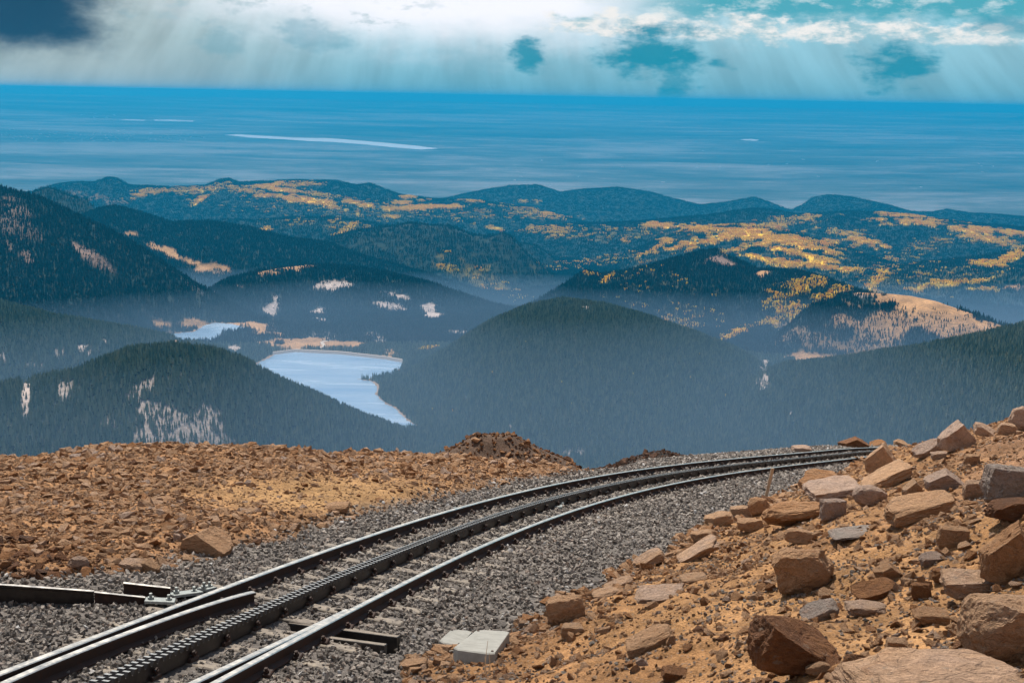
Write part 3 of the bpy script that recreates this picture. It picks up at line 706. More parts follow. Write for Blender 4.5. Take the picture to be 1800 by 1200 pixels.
# steel, wood, concrete
M_RUST, t, b = new_mat('rusted_rail_steel')
pos = t.new('ShaderNodeNewGeometry').outputs['Position']
n = t.noise(pos, 14.0, 6, 0.7); n2 = t.noise(pos, 90.0, 3, 0.6)
setp(t, b, color=t.ramp(n, [(0.3, (0.022, 0.014, 0.012)), (0.6, (0.055, 0.030, 0.022)), (0.8, (0.11, 0.055, 0.033))]), rough=t.ss(n, 0.3, 0.7, 0.62, 0.85), metal=0.0, spec=0.3, normal=bump(t, n2, 0.3, 0.004))
M_STEEL, t, b = new_mat('polished_rail_head')
pos = t.new('ShaderNodeNewGeometry').outputs['Position']
n = t.noise(pos, 10.0, 6, 0.7)
setp(t, b, color=t.ramp(n, [(0.3, (0.60, 0.54, 0.46)), (0.7, (0.82, 0.76, 0.67))]), rough=t.ss(n, 0.3, 0.7, 0.27, 0.42), metal=0.95)
M_RACK, t, b = new_mat('greased_rack_steel')
pos = t.new('ShaderNodeNewGeometry').outputs['Position']
n = t.noise(pos, 18.0, 5, 0.7)
setp(t, b, color=t.ramp(n, [(0.3, (0.018, 0.016, 0.016)), (0.7, (0.05, 0.042, 0.038))]), rough=0.42, metal=0.5)
M_TOOTH, t, b = new_mat('worn_tooth_steel')
pos = t.new('ShaderNodeNewGeometry').outputs['Position']
n = t.noise(pos, 25.0, 4, 0.7)
setp(t, b, color=t.ramp(n, [(0.3, (0.42, 0.39, 0.36)), (0.7, (0.70, 0.66, 0.60))]), rough=0.34, metal=0.85)
M_TIE, t, b = new_mat('weathered_sleeper')
pos = t.new('ShaderNodeNewGeometry').outputs['Position']
n = t.noise(pos, 9.0, 6, 0.7); n2 = t.noise(pos, 60.0, 4, 0.6)
setp(t, b, color=t.ramp(n, [(0.3, (0.13, 0.11, 0.09)), (0.55, (0.24, 0.20, 0.16)), (0.75, (0.36, 0.30, 0.22))]), rough=0.7, spec=0.3, normal=bump(t, n2, 0.5, 0.008))
M_CONC, t, b = new_mat('pale_concrete')
pos = t.new('ShaderNodeNewGeometry').outputs['Position']
n = t.noise(pos, 8.0, 7, 0.7); n2 = t.noise(pos, 120.0, 2, 0.6)
setp(t, b, color=t.ramp(n, [(0.3, (0.22, 0.215, 0.19)), (0.7, (0.34, 0.33, 0.295))]), rough=0.85, normal=bump(t, n2, 0.3, 0.003))
M_WOOD, t, b = new_mat('bleached_wood')
pos = t.new('ShaderNodeNewGeometry').outputs['Position']
n = t.noise(pos, 30.0, 5, 0.7)
setp(t, b, color=t.ramp(n, [(0.3, (0.38, 0.27, 0.18)), (0.7, (0.58, 0.45, 0.32))]), rough=0.85)
M_GREYBOX, t, b = new_mat('dusty_grey_metal')
pos = t.new('ShaderNodeNewGeometry').outputs['Position']
n = t.noise(pos, 22.0, 5, 0.7)
setp(t, b, color=t.ramp(n, [(0.3, (0.20, 0.22, 0.21)), (0.7, (0.38, 0.40, 0.38))]), rough=0.55, metal=0.3)
M_STRAW, t, b = new_mat('dry_straw')
setp(t, b, color=(0.62, 0.50, 0.34), rough=0.8)
M_DAM, t, b = new_mat('dam_riprap')
pos = t.new('ShaderNodeNewGeometry').outputs['Position']
setp(t, b, color=t.ramp(t.noise(pos, 0.2, 5, 0.7), [(0.3, (0.24, 0.22, 0.22)), (0.7, (0.40, 0.36, 0.34))]), rough=0.95)
M_ROAD, t, b = new_mat('dirt_track')
setp(t, b, color=(0.62, 0.50, 0.40), rough=0.95)
M_TOWN, t, b = new_mat('pale_town_walls')
setp(t, b, color=(0.8, 0.8, 0.78), rough=0.6)


# ------------------------------------------------------------------ object helpers
def mesh_np(name, V, F, mats, smooth=False):
    me = bpy.data.meshes.new(name)
    V = np.asarray(V, np.float32); F = np.asarray(F, np.int32)
    n = F.shape[1]
    me.vertices.add(len(V)); me.vertices.foreach_set('co', V.ravel())
    me.loops.add(F.size); me.loops.foreach_set('vertex_index', F.ravel())
    me.polygons.add(len(F)); me.polygons.foreach_set('loop_start', np.arange(0, F.size, n, dtype=np.int32))
    me.polygons.foreach_set('use_smooth', np.full(len(F), smooth))
    me.update(calc_edges=True); me.validate()
    for m in (mats if isinstance(mats, (list, tuple)) else [mats]):
        me.materials.append(m)
    return me


def mesh_py(name, V, F, mats, mi=None, smooth=False):
    me = bpy.data.meshes.new(name)
    me.from_pydata([tuple(v) for v in V], [], F)
    for m in (mats if isinstance(mats, (list, tuple)) else [mats]):
        me.materials.append(m)
    if mi is not None:
        me.polygons.foreach_set('material_index', mi)
    if smooth:
        me.polygons.foreach_set('use_smooth', [True] * len(F))
    me.update()
    return me


def put(name, me, parent=None, loc=None):
    o = bpy.data.objects.new(name, me); COL.objects.link(o)
    if parent is not None:
        o.parent = parent
    if loc is not None:
        o.location = loc
    return o


def empty(name, loc=(0, 0, 0)):
    o = bpy.data.objects.new(name, None); COL.objects.link(o); o.location = loc; o.empty_display_size = 0.2
    return o


def tag(o, label=None, cat=None, group=None, kind=None):
    if label: o['label'] = label
    if cat: o['category'] = cat
    if group: o['group'] = group
    if kind: o['kind'] = kind
    return o


def grid_faces(nr, nc):
    i = np.arange(nr - 1)[:, None] * nc + np.arange(nc - 1)[None]
    return np.stack([i, i + 1, i + 1 + nc, i + nc], -1).reshape(-1, 4)


def color_attr(me, C, name='soil'):
    a = me.attributes.new(name, 'FLOAT_COLOR', 'POINT')
    C4 = np.concatenate([C, np.ones((len(C), 1))], 1).astype(np.float32)
    a.data.foreach_set('color', C4.ravel())


# ------------------------------------------------------------------ far terrain mesh
AZ0, AZ1, NAZ = math.radians(-31), math.radians(31), 680
RS = np.r_[np.geomspace(34, 1850, 34), np.linspace(1900, 6600, 280), np.linspace(6640, 12600, 150), np.linspace(12660, 19500, 90), np.linspace(19700, 26000, 12)]
AZG, RG = np.meshgrid(np.linspace(AZ0, AZ1, NAZ), RS)
XG, YG = np.sin(AZG) * RG, np.cos(AZG) * RG
ZG = far_height(XG.ravel(), YG.ravel()).reshape(XG.shape)
mk = far_masks(XG.ravel(), YG.ravel(), ZG.ravel())
me = mesh_np('mountains', np.stack([XG, YG, ZG], -1).reshape(-1, 3), grid_faces(*XG.shape), M_FAR, True)
C = np.tile(np.array([0.026, 0.034, 0.026]), (XG.size, 1))
lk = np.full(XG.size, 1e9)
for P in LAKES.values():
    lk = np.minimum(lk, poly_sd(XG.ravel(), YG.ravel(), P))
C = C + (np.array([0.40, 0.26, 0.17]) - C) * (sstep(lk, 26, 4) * 0.8)[:, None]
for k_, colr in (('gold', (0.94, 0.60, 0.012)), ('scree', (0.50, 0.40, 0.35)), ('brown', (0.25, 0.16, 0.12)), ('meadow', (0.43, 0.24, 0.11))):
    C = C + (np.array(colr) - C) * np.clip(mk[k_] * (1.35 if k_ == 'gold' else 1.15), 0, 1)[:, None]
near_alp = sstep(RG.ravel(), 1500, 900)[:, None]
C = C + (np.array([0.34, 0.19, 0.10]) - C) * near_alp
color_attr(me, C)
mountains = tag(put('mountains', me), kind='structure')

# silhouettes seen from the summit, to leave out trees that stand behind ridges
ELV = ZG / RG
RUN = np.maximum.accumulate(ELV, axis=0)


def visible(X, Y, Z, h):
    a = np.arctan2(X, Y); r = np.hypot(X, Y)
    ci = np.clip(((a - AZ0) / (AZ1 - AZ0) * (NAZ - 1)).round().astype(int), 0, NAZ - 1)
    ri = np.clip(np.searchsorted(RS, r) - 2, 0, len(RS) - 1)
    return (Z + h) / r > RUN[ri, ci] - 0.0006


# plains to the horizon
ang = np.linspace(0, 2 * math.pi, 257)[:-1]; rad = np.r_[14000, 20000, 24000, 34000, 48000, 66000, 90000, 97000.0]
V = [(math.sin(a) * r, math.cos(a) * r, float(plain_z(r))) for r in rad for a in ang]
F = []
for i in range(len(rad) - 1):
    for j in range(256):
        F.append((i * 256 + j, i * 256 + (j + 1) % 256, (i + 1) * 256 + (j + 1) % 256, (i + 1) * 256 + j))
tag(put('plain', mesh_py('plain', V, F, M_PLAIN)), kind='structure')


def low_hill(name, crest, dist, width, mat, seed):
    """A far ridge or mesa standing on the plain: a solid body with a front and a back slope."""
    d = pix_rays(crest); d = d / d[:, 1:2]
    tt = np.linspace(0, len(crest) - 1, 90)
    dx_ = np.interp(tt, np.arange(len(crest)), d[:, 0]); dz_ = np.interp(tt, np.arange(len(crest)), d[:, 2])
    Yc = dist + fbm(tt * 0.3, tt * 0 + 2, 3, seed) * width * 0.3
    X = dx_ * Yc; Z = np.minimum(dz_ * Yc + fbm(tt * 0.9, tt * 0, 3, seed + 3) * 25, HAZE_TOP - 4)
    tp = sstep(tt, 0, 25 / 90 * len(crest)) * sstep(len(crest) - 1 - tt, 0, 12 / 90 * len(crest))
    Z = PLAIN_Z + (Z - PLAIN_Z) * tp
    rows = []
    for fy, fz in ((-1.0, -0.05), (-0.55, 0.35), (-0.2, 0.86), (0.0, 1.0), (0.3, 0.95), (1.2, -0.05)):
        zz = PLAIN_Z + np.maximum(Z - PLAIN_Z, 2) * fz + (fbm(tt * 1.7 + fy * 9, tt * 0 + fy, 3, seed + 5) * 30 * tp if 0.1 < fz < 0.9 else 0)
        rows.append(np.stack([X * (1 + fy * width / Yc), Yc + fy * width, zz], 1))
    V = np.array(rows).reshape(-1, 3)
    return tag(put(name, mesh_np(name, V, grid_faces(6, 90), mat, True)), kind='structure')


M_RANGE, t, b = new_mat('far_wooded_range')
setp(t, b, color=(0.03, 0.04, 0.035), rough=0.95, spec=0.05)
low_hill('hills', [(1330, 238), (1430, 226), (1480, 218), (1530, 214), (1600, 217), (1700, 215), (1760, 209), (1800, 204), (1900, 198), (2000, 205), (2100, 230)], 74000, 4000, M_RANGE, 23)


# ------------------------------------------------------------------ water
def sheet(name, P2, z, mat):
    bm = bmesh.new()
    f = bm.faces.new([bm.verts.new((p[0], p[1], z if z is not None else float(plain_z(math.hypot(p[0], p[1]))) + 14.0)) for p in P2])
    bmesh.ops.triangulate(bm, faces=[f])
    if bm.faces[:][0].normal.z < 0:
        bmesh.ops.reverse_faces(bm, faces=bm.faces[:])
    me = bpy.data.meshes.new(name); bm.to_mesh(me); bm.free(); me.materials.append(mat)
    return put(name, me)


def hull2(P, d):
    """Outline round a lake, a little larger than the basin carved for it: the shore is where the ground rises through it."""
    c = P.mean(0); v = P - c
    P = c + v * (1 + d / np.linalg.norm(v, axis=1))[:, None]
    P = P[np.lexsort((P[:, 1], P[:, 0]))]
    def half(Q):
        h = []
        for p in Q:
            while len(h) > 1 and ((h[-1] - h[-2])[0] * (p - h[-2])[1] - (h[-1] - h[-2])[1] * (p - h[-2])[0]) <= 0:
                h.pop()
            h.append(p)
        return h[:-1]
    return np.array(half(P) + half(P[::-1]))


tag(sheet('reservoir', hull2(LAKES['main'], 60), LAKE_Z, M_WATER), kind='structure')
tag(sheet('pond', hull2(LAKES['upper'], 40), LAKE_Z, M_WATER), kind='structure')
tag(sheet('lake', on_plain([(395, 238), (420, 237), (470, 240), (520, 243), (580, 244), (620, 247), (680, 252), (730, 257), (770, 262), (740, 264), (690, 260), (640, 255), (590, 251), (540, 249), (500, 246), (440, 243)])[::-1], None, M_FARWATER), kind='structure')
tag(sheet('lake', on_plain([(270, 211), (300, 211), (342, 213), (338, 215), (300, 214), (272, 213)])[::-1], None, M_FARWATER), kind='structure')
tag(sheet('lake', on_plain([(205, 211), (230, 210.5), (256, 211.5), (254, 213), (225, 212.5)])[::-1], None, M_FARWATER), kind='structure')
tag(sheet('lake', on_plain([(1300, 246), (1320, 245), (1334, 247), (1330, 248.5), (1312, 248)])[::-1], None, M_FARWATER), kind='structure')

# earth dam along the far end of the reservoir
A = on_level([(478, 622), (520, 617), (600, 621), (680, 630), (712, 636)], LAKE_Z)
tt = np.linspace(0, 4, 60); AX = np.interp(tt, range(5), A[:, 0]); AY = np.interp(tt, range(5), A[:, 1])
V = []
for oy, oz in ((-26, -6), (-4, 7), (4, 7), (30, -6)):
    for x, y in zip(AX, AY):
        V.append((x, y + oy, LAKE_Z + oz))
dam = empty('dam', (AX.mean(), AY.mean(), LAKE_Z))
me = mesh_np('embankment', np.array(V) - np.array(dam.location), grid_faces(4, 60), M_DAM)
put('embankment', me, dam)
V = []
for oy in (-3.2, 3.2):
    for x, y in zip(AX, AY):
        V.append((x, y + oy, LAKE_Z + 7.15))
put('crest_road', mesh_np('crest_road', np.array(V) - np.array(dam.location), grid_faces(2, 60), M_ROAD), dam)
tag(dam, 'long low grey dam holding the far end of the larger blue reservoir', 'dam')


def draped(name, pts, width, mat):
    """A dirt road lying on the far terrain."""
    P = on_level(pts, LAKE_Z + 2)
    tt = np.linspace(0, len(P) - 1, 12 * len(P))
    X = np.interp(tt, range(len(P)), P[:, 0]); Y = np.interp(tt, range(len(P)), P[:, 1])
    T = np.stack([np.gradient(X), np.gradient(Y)], 1); T /= np.linalg.norm(T, axis=1)[:, None]
    V = []
    for sgn in (-1, 1):
        xx = X + sgn * width * -T[:, 1]; yy = Y + sgn * width * T[:, 0]
        V.append(np.stack([xx, yy, far_height(xx, yy) + 2.0], 1))
    return tag(put(name, mesh_np(name, np.vstack(V), grid_faces(2, len(tt)), mat)), kind='structure')


draped('dirt_road', [(560, 613), (570, 609), (567, 605), (564, 602), (570, 599), (580, 597)], 5.5, M_ROAD)
draped('dirt_road', [(684, 634), (700, 630), (716, 625), (730, 620), (744, 614)], 8.0, M_ROAD)

# ------------------------------------------------------------------ haze: the blue air over the valleys and plains
M_HAZE = bpy.data.materials.new('blue_air'); M_HAZE.use_nodes = True
t = NT(M_HAZE.node_tree); t.n.clear()
o_ = t.new('ShaderNodeOutputMaterial'); pvn = t.new('ShaderNodeVolumePrincipled')
pvn.inputs['Color'].default_value = HAZE_COLOR
pvn.inputs['Density'].default_value = HAZE_DENSITY
pvn.inputs['Anisotropy'].default_value = 0.25
t.link(pvn.outputs[0], o_.inputs['Volume'])
bm = bmesh.new(); bmesh.ops.create_cube(bm, size=1.0)
for v in bm.verts:
    v.co = Vector((v.co.x * 204000, v.co.y * 204000, HAZE_TOP if v.co.z > 0 else -2060.0))
me = bpy.data.meshes.new('haze'); bm.to_mesh(me); bm.free(); me.materials.append(M_HAZE)
tag(put('haze', me), kind='stuff')

# pale mist lying in the near valley round the reservoir, below the hill tops
M_MIST = bpy.data.materials.new('valley_mist'); M_MIST.use_nodes = True
t = NT(M_MIST.node_tree); t.n.clear()
o_ = t.new('ShaderNodeOutputMaterial'); pvn = t.new('ShaderNodeVolumePrincipled')
pvn.inputs['Color'].default_value = MIST_COLOR
pvn.inputs['Density'].default_value = MIST_DENSITY
pvn.inputs['Anisotropy'].default_value = 0.25
t.link(pvn.outputs[0], o_.inputs['Volume'])
bm = bmesh.new(); bmesh.ops.create_cube(bm, size=1.0)
for v in bm.verts:
    v.co = Vector((v.co.x * 11000, 1700.0 if v.co.y < 0 else 6500.0, (MIST_TOP if v.co.y < 0 else MIST_END) if v.co.z > 0 else -1300.0))
me = bpy.data.meshes.new('valley_mist'); bm.to_mesh(me); bm.free(); me.materials.append(M_MIST)
tag(put('valley_mist', me), kind='stuff')

# ------------------------------------------------------------------ scattering with geometry nodes
def point_mesh(name, P, scl, rot, tint=None, idx=None):
    me = bpy.data.meshes.new(name)
    me.vertices.add(len(P)); me.vertices.foreach_set('co', np.asarray(P, np.float32).ravel())
    a = me.attributes.new('scl', 'FLOAT_VECTOR', 'POINT'); a.data.foreach_set('vector', np.asarray(scl, np.float32).ravel())
    a = me.attributes.new('rot', 'FLOAT_VECTOR', 'POINT'); a.data.foreach_set('vector', np.asarray(rot, np.float32).ravel())
    if tint is not None:
        a = me.attributes.new('tint', 'FLOAT', 'POINT'); a.data.foreach_set('value', np.asarray(tint, np.float32))
    if idx is not None:
        a = me.attributes.new('idx', 'INT', 'POINT'); a.data.foreach_set('value', np.asarray(idx, np.int32))
    me.update()
    return me


def scatter(name, me, build, material, pick=False):
    """One object whose points carry instances; build(tree) returns the socket of the geometry to instance."""
    ng = bpy.data.node_groups.new(name, 'GeometryNodeTree')
    ng.interface.new_socket('Geometry', in_out='INPUT', socket_type='NodeSocketGeometry')
    ng.interface.new_socket('Geometry', in_out='OUTPUT', socket_type='NodeSocketGeometry')
    T = NT(ng)
    gi = T.new('NodeGroupInput'); go = T.new('NodeGroupOutput')
    iop = T.new('GeometryNodeInstanceOnPoints')
    def attr(nm, dt):
        n = T.new('GeometryNodeInputNamedAttribute', data_type=dt); n.inputs['Name'].default_value = nm
        return n.outputs['Attribute']
    T.link(gi.outputs[0], iop.inputs['Points'])
    T.link(build(T), iop.inputs['Instance'])
    e2r = T.new('FunctionNodeEulerToRotation'); T.link(attr('rot', 'FLOAT_VECTOR'), e2r.inputs[0])
    T.link(e2r.outputs[0], iop.inputs['Rotation'])
    T.link(attr('scl', 'FLOAT_VECTOR'), iop.inputs['Scale'])
    if pick:
        iop.inputs['Pick Instance'].default_value = True
        T.link(attr('idx', 'INT'), iop.inputs['Instance Index'])
    sm = T.new('GeometryNodeSetMaterial'); sm.inputs['Material'].default_value = material
    T.link(iop.outputs[0], sm.inputs[0]); T.link(sm.outputs[0], go.inputs[0])
    me.materials.append(material)
    o = put(name, me)
    md = o.modifiers.new('scatter', 'NODES'); md.node_group = ng
    return tag(o, kind='stuff')


def conifer_geo(n, spread, seed):
    rr = random.Random(seed)
    def build(T):
        j = T.new('GeometryNodeJoinGeometry')
        for i in range(n):
            a = rr.random() * 6.28; d = spread * math.sqrt(rr.random()) if n > 1 else 0
            h = rr.uniform(0.72, 1.12) if n > 1 else 1.0
            for (z0, dep, rad) in ((0.05, 0.34, 0.185), (0.28, 0.36, 0.145), (0.54, 0.48, 0.095)):
                c = T.new('GeometryNodeMeshCone'); c.fill_type = 'NONE'
                c.inputs['Vertices'].default_value = 5; c.inputs['Radius Top'].default_value = 0.0
                c.inputs['Radius Bottom'].default_value = rad; c.inputs['Depth'].default_value = dep
                x = T.new('GeometryNodeTransform')
                x.inputs['Translation'].default_value = (d * math.cos(a), d * math.sin(a), z0 * h)
                x.inputs['Scale'].default_value = (1, 1, h)
                x.inputs['Rotation'].default_value = (rr.uniform(-.05, .05), rr.uniform(-.05, .05), rr.random() * 3)
                T.link(c.outputs['Mesh'], x.inputs[0]); T.link(x.outputs[0], j.inputs[0])
        return j.outputs[0]
    return build


def aspen_geo(n, spread, seed):
    rr = random.Random(seed)
    def build(T):
        j = T.new('GeometryNodeJoinGeometry')
        for i in range(n):
            a = rr.random() * 6.28; d = spread * math.sqrt(rr.random()) if n > 1 else 0
            for (z0, sc) in ((0.45, 0.26), (0.75, 0.20)):
                c = T.new('GeometryNodeMeshIcoSphere'); c.inputs['Radius'].default_value = sc; c.inputs['Subdivisions'].default_value = 1
                x = T.new('GeometryNodeTransform')
                x.inputs['Translation'].default_value = (d * math.cos(a) + rr.uniform(-.06, .06), d * math.sin(a) + rr.uniform(-.06, .06), z0)
                x.inputs['Scale'].default_value = (1, 1, 1.35)
                x.inputs['Rotation'].default_value = (rr.random(), rr.random(), rr.random() * 3)
                T.link(c.outputs['Mesh'], x.inputs[0]); T.link(x.outputs[0], j.inputs[0])
        return j.outputs[0]
    return build


FH = np.radians(24.5)


def sample_far(n, r0, r1):
    a = rng.uniform(-FH, FH, n); r = np.sqrt(rng.uniform(r0 * r0, r1 * r1, n))
    X, Y = np.sin(a) * r, np.cos(a) * r
    Z = far_height(X, Y)
    keep = visible(X, Y, Z, 16)
    X, Y, Z = X[keep], Y[keep], Z[keep]
    m = far_masks(X, Y, Z)
    dry = np.ones(len(X), bool)
    for P in LAKES.values():
        dry &= poly_sd(X, Y, P) > 7
    return X, Y, Z, m, dry


def plant(name_c, name_a, n, r0, r1, hc, ha, build_c, build_a, gold_mul=1.0, needles=None):
    X, Y, Z, m, dry = sample_far(n, r0, r1)
    bare = np.maximum(np.maximum(m['meadow'], m['scree']), m['brown'] * 0.8)
    dens = 0.88 + 0.25 * fbm(X / 160, Y / 160, 3, 171)
    u = rng.random(len(X))
    gold = (rng.random(len(X)) < m['gold'] * gold_mul) & dry & (bare < 0.6)
    con = (~gold) & (u < dens) & (rng.random(len(X)) > bare * 1.04) & dry
    thin = rng.random(len(X)) < (m['gold'] > 0.6) * 0.7
    con &= ~thin
    for nm, sel, h, bld, mat in ((name_c, con, hc, build_c, needles), (name_a, gold, ha, build_a, M_ASPEN)):
        k = int(sel.sum())
        if k == 0:
            continue
        hh = h * (0.62 + 0.55 * rng.random(k) ** 1.2)
        hh *= 1 - 0.35 * bare[sel]
        wd = hh * (0.85 + 0.4 * rng.random(k))
        rot = np.stack([np.zeros(k), np.zeros(k), rng.random(k) * 6.28], 1)
        P = np.stack([X[sel], Y[sel], Z[sel] - 0.6], 1)
        scatter(nm, point_mesh(nm, P, np.stack([wd, wd, hh], 1), rot), bld, mat)
        print(nm, k)


plant('conifer_forest', 'aspen_grove', 210000, 2250, 4350, 19.0, 11.0, conifer_geo(1, 0, 1), aspen_geo(1, 0, 1), needles=M_CONIFER)
plant('conifer_forest', 'aspen_grove', 190000, 4350, 7600, 20.0, 13.0, conifer_geo(2, 0.55, 2), aspen_geo(2, 0.55, 2), needles=M_SHADED_CONIFER)
plant('conifer_forest', 'aspen_grove', 220000, 7600, 19500, 24.0, 19.0, conifer_geo(4, 1.5, 3), aspen_geo(5, 1.5, 3), 1.3, needles=M_SHADED_CONIFER)

# white specks of far towns on the plain
V = []; F = []
for k in range(150):
    px = rng.choice([rng.uniform(0, 230), rng.uniform(0, 240), rng.uniform(150, 360)]); py = 241 + rng.normal() * 4 - (6 if rng.random() < 0.2 else 0)
    if rng.random() < 0.12:
        px, py = rng.uniform(900, 1750), rng.uniform(250, 330)
    if rng.random() < 0.10:
        px, py = rng.uniform(140, 225), rng.uniform(200, 210)
    q = on_plain([(px, py)])[0]; zq = float(plain_z(math.hypot(q[0], q[1])))
    w_, h_ = rng.uniform(14, 42), rng.uniform(8, 22)
    c0 = len(V)
    for dx_, dy_ in ((-1, -1), (1, -1), (1, 1), (-1, 1)):
        V += [(q[0] + dx_ * w_, q[1] + dy_ * w_ * 0.6, zq - 2), (q[0] + dx_ * w_, q[1] + dy_ * w_ * 0.6, zq + h_)]
    for i in range(4):
        a, b_ = c0 + 2 * i, c0 + 2 * ((i + 1) % 4)
        F.append((a, b_, b_ + 1, a + 1))
    F.append((c0 + 1, c0 + 3, c0 + 5, c0 + 7))
tag(put('far_town', mesh_py('far_town', V, F, M_TOWN)), 'scattered pale roofs of far towns on the blue plain', 'town', kind='stuff')

# ------------------------------------------------------------------ near ground mesh
gx_ = np.r_[np.arange(-26, -12, 0.4), np.arange(-12, 17, 0.11), np.arange(17, 36, 0.4)]
gy_ = np.r_[np.arange(-8, 4, 0.5), np.arange(4, 24, 0.10), np.arange(24, 56, 0.2), np.arange(56, 72, 0.6)]
GX, GY = np.meshgrid(gx_, gy_)
GZ = near_height(GX, GY)
s_, t_, te_, tl_ = near_zones(GX.ravel(), GY.ravel())
gxr, gyr = GX.ravel(), GY.ravel()
C = np.tile(np.array([0.17, 0.15, 0.135]), (GX.size, 1))
rb = sstep(t_ - te_, -0.1, 0.5)[:, None]
nz = fbm(gxr / 2.5, gyr / 2.5, 4, 33)
orange = np.array([0.330, 0.175, 0.076]) + nz[:, None] * np.array([0.07, 0.045, 0.02])
pinky = np.array([0.30, 0.165, 0.095])
hi = sstep(t_ - te_, 3.0, 7.0)[:, None] * sstep(gyr, 11, 16)[:, None]
orange = orange + (pinky - orange) * hi
C = C + (orange - C) * rb
lb = sstep(tl_ - t_, -0.1, 0.5)[:, None]
ochre = np.array([0.37, 0.215, 0.095]); red = np.array([0.34, 0.18, 0.085])
au = to_pix(gxr, np.maximum(gyr, 1), GZ.ravel())
blob = np.exp(-(((au[0] - 560) / 260) ** 2 + ((au[1] - 868) / 42) ** 2)) + 0.25 * nz
lc_ = red + (ochre - red) * sstep(blob, 0.0, 1.0)[:, None]
C = C + (lc_ - C) * lb
C = np.clip(C, 0.02, 0.8)
me = mesh_np('ground', np.stack([GX, GY, GZ], -1).reshape(-1, 3), grid_faces(*GX.shape), M_GROUND, True)
color_attr(me, C)
tag(put('ground', me), kind='structure')


# ------------------------------------------------------------------ rocks
def chip_mesh(name, seed, mat, n=11, flat=(1, 1, 1)):
    """A small angular stone: the hull of a few random points, unit size."""
    r = np.random.default_rng(seed)
    bm = bmesh.new()
    P = r.normal(size=(n, 3)); P /= np.abs(P).max(1)[:, None] ** 0.55 * np.linalg.norm(P, axis=1)[:, None] ** 0.45
    P *= r.uniform(0.8, 1.0, (n, 1)); P *= np.array(flat)
    lo, h_ = P.min(0), P.max(0); P = (P - (lo + h_) / 2) / ((h_ - lo) / 2) * np.array(flat)
    for p in P:
        bm.verts.new(p * 0.5)
    res = bmesh.ops.convex_hull(bm, input=bm.verts[:])
    for v in [v for v in bm.verts if not v.link_faces]:
        bm.verts.remove(v)
    bmesh.ops.recalc_face_normals(bm, faces=bm.faces[:])
    me = bpy.data.meshes.new(name); bm.to_mesh(me); bm.free(); me.materials.append(mat)
    return me


def fill_points(n, x0, x1, y0, y1):
    X = rng.uniform(x0, x1, n); Y = y0 * (y1 / y0) ** rng.random(n)     # denser towards the viewpoint
    Z = near_height(X, Y)
    u, v = to_pix(X, Y, Z)
    ok = (u > -120) & (u < 1920) & (v > 660) & (v < 1330)
    X, Y, Z = X[ok], Y[ok], Z[ok]
    s, t, te, tl = near_zones(X, Y)
    return X, Y, Z, s, t, te, tl


def rnd_rot(k, tilt=0.5):
    return np.stack([rng.normal(size=k) * tilt, rng.normal(size=k) * tilt, rng.random(k) * 6.28], 1)


CHIPS = [chip_mesh('rock', 100 + i, M_RUBBLE, 9 + i % 5, (1, 0.78 + 0.1 * (i % 3), 0.42 + 0.12 * (i % 4))) for i in range(14)]

# --- rubble of the left mound: the largest as single rocks, the rest as one scattered body
LAB_L = 'angular tan rock lying in the rubble field on the far side of the track'
GRP_L = 'rocks of the rubble field beyond the track'
LAB_R = 'small angular tan stone lying on the orange bank beside the track'
GRP_R = 'stones on the orange bank'
chip_src = []


def single_rock(x, y, z, size, tint, mesh, label, group, squash=1.0, tilt=0.3, name='rock'):
    o = put(name, mesh)
    o.location = (x, y, z); o.scale = (size, size, size * squash)
    o.rotation_euler = (random.gauss(0, tilt), random.gauss(0, tilt), random.random() * 6.28)
    o['tint'] = float(tint)
    return tag(o, label, name.split('_')[-1], group)


X, Y, Z, s, t, te, tl = fill_points(150000, -17, 6, 9.5, 33)
left = (tl - t) > rng.uniform(-0.15, 0.25, len(X))
X, Y, Z, l = X[left], Y[left], Z[left], (tl - t)[left]
au = to_pix(X, Y, Z)
blob = np.exp(-(((au[0] - 560) / 300) ** 2 + ((au[1] - 868) / 42) ** 2))
keep = rng.random(len(X)) > 0.62 * sstep(blob, 0.2, 1.0)
X, Y, Z, blob, l = X[keep], Y[keep], Z[keep], blob[keep], l[keep]
k = len(X)
size = 0.034 * (1 - rng.random(k)) ** (-0.45)
size = np.clip(size, 0.03, 0.22) * 0.92 * (1 - 0.35 * sstep(blob, 0.3, 0.8)) * (0.75 + 0.014 * Y)
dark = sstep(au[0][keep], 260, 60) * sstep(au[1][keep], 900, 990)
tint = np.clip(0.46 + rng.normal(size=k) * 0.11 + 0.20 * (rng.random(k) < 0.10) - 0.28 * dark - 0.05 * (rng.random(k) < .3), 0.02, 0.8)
order = np.argsort(-size * (1 / Y))
big, rest = order[:300], order[300:46000]
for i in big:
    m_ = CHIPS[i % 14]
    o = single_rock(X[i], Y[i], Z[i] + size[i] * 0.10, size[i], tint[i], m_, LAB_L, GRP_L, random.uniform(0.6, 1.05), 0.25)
    if len(chip_src) < 14 and m_ not in [c.data for c in chip_src]:
        chip_src.append(o)


def chips_geo(T):
    j = T.new('GeometryNodeJoinGeometry')
    for o in chip_src:
        oi = T.new('GeometryNodeObjectInfo'); oi.transform_space = 'ORIGINAL'
        oi.inputs['Object'].default_value = o; oi.inputs['As Instance'].default_value = True
        T.link(oi.outputs['Geometry'], j.inputs[0])
    return j.outputs[0]


def scatter_chips(name, P, size, tint, mat, tilt=0.4, squash=None):
    k = len(P)
    sq = rng.uniform(0.75, 1.3, k) if squash is None else squash
    sc = np.stack([size, size * rng.uniform(0.8, 1.2, k), size * sq], 1)
    return scatter(name, point_mesh(name, P, sc, rnd_rot(k, tilt), tint, rng.integers(0, len(chip_src), k)), chips_geo, mat, True)


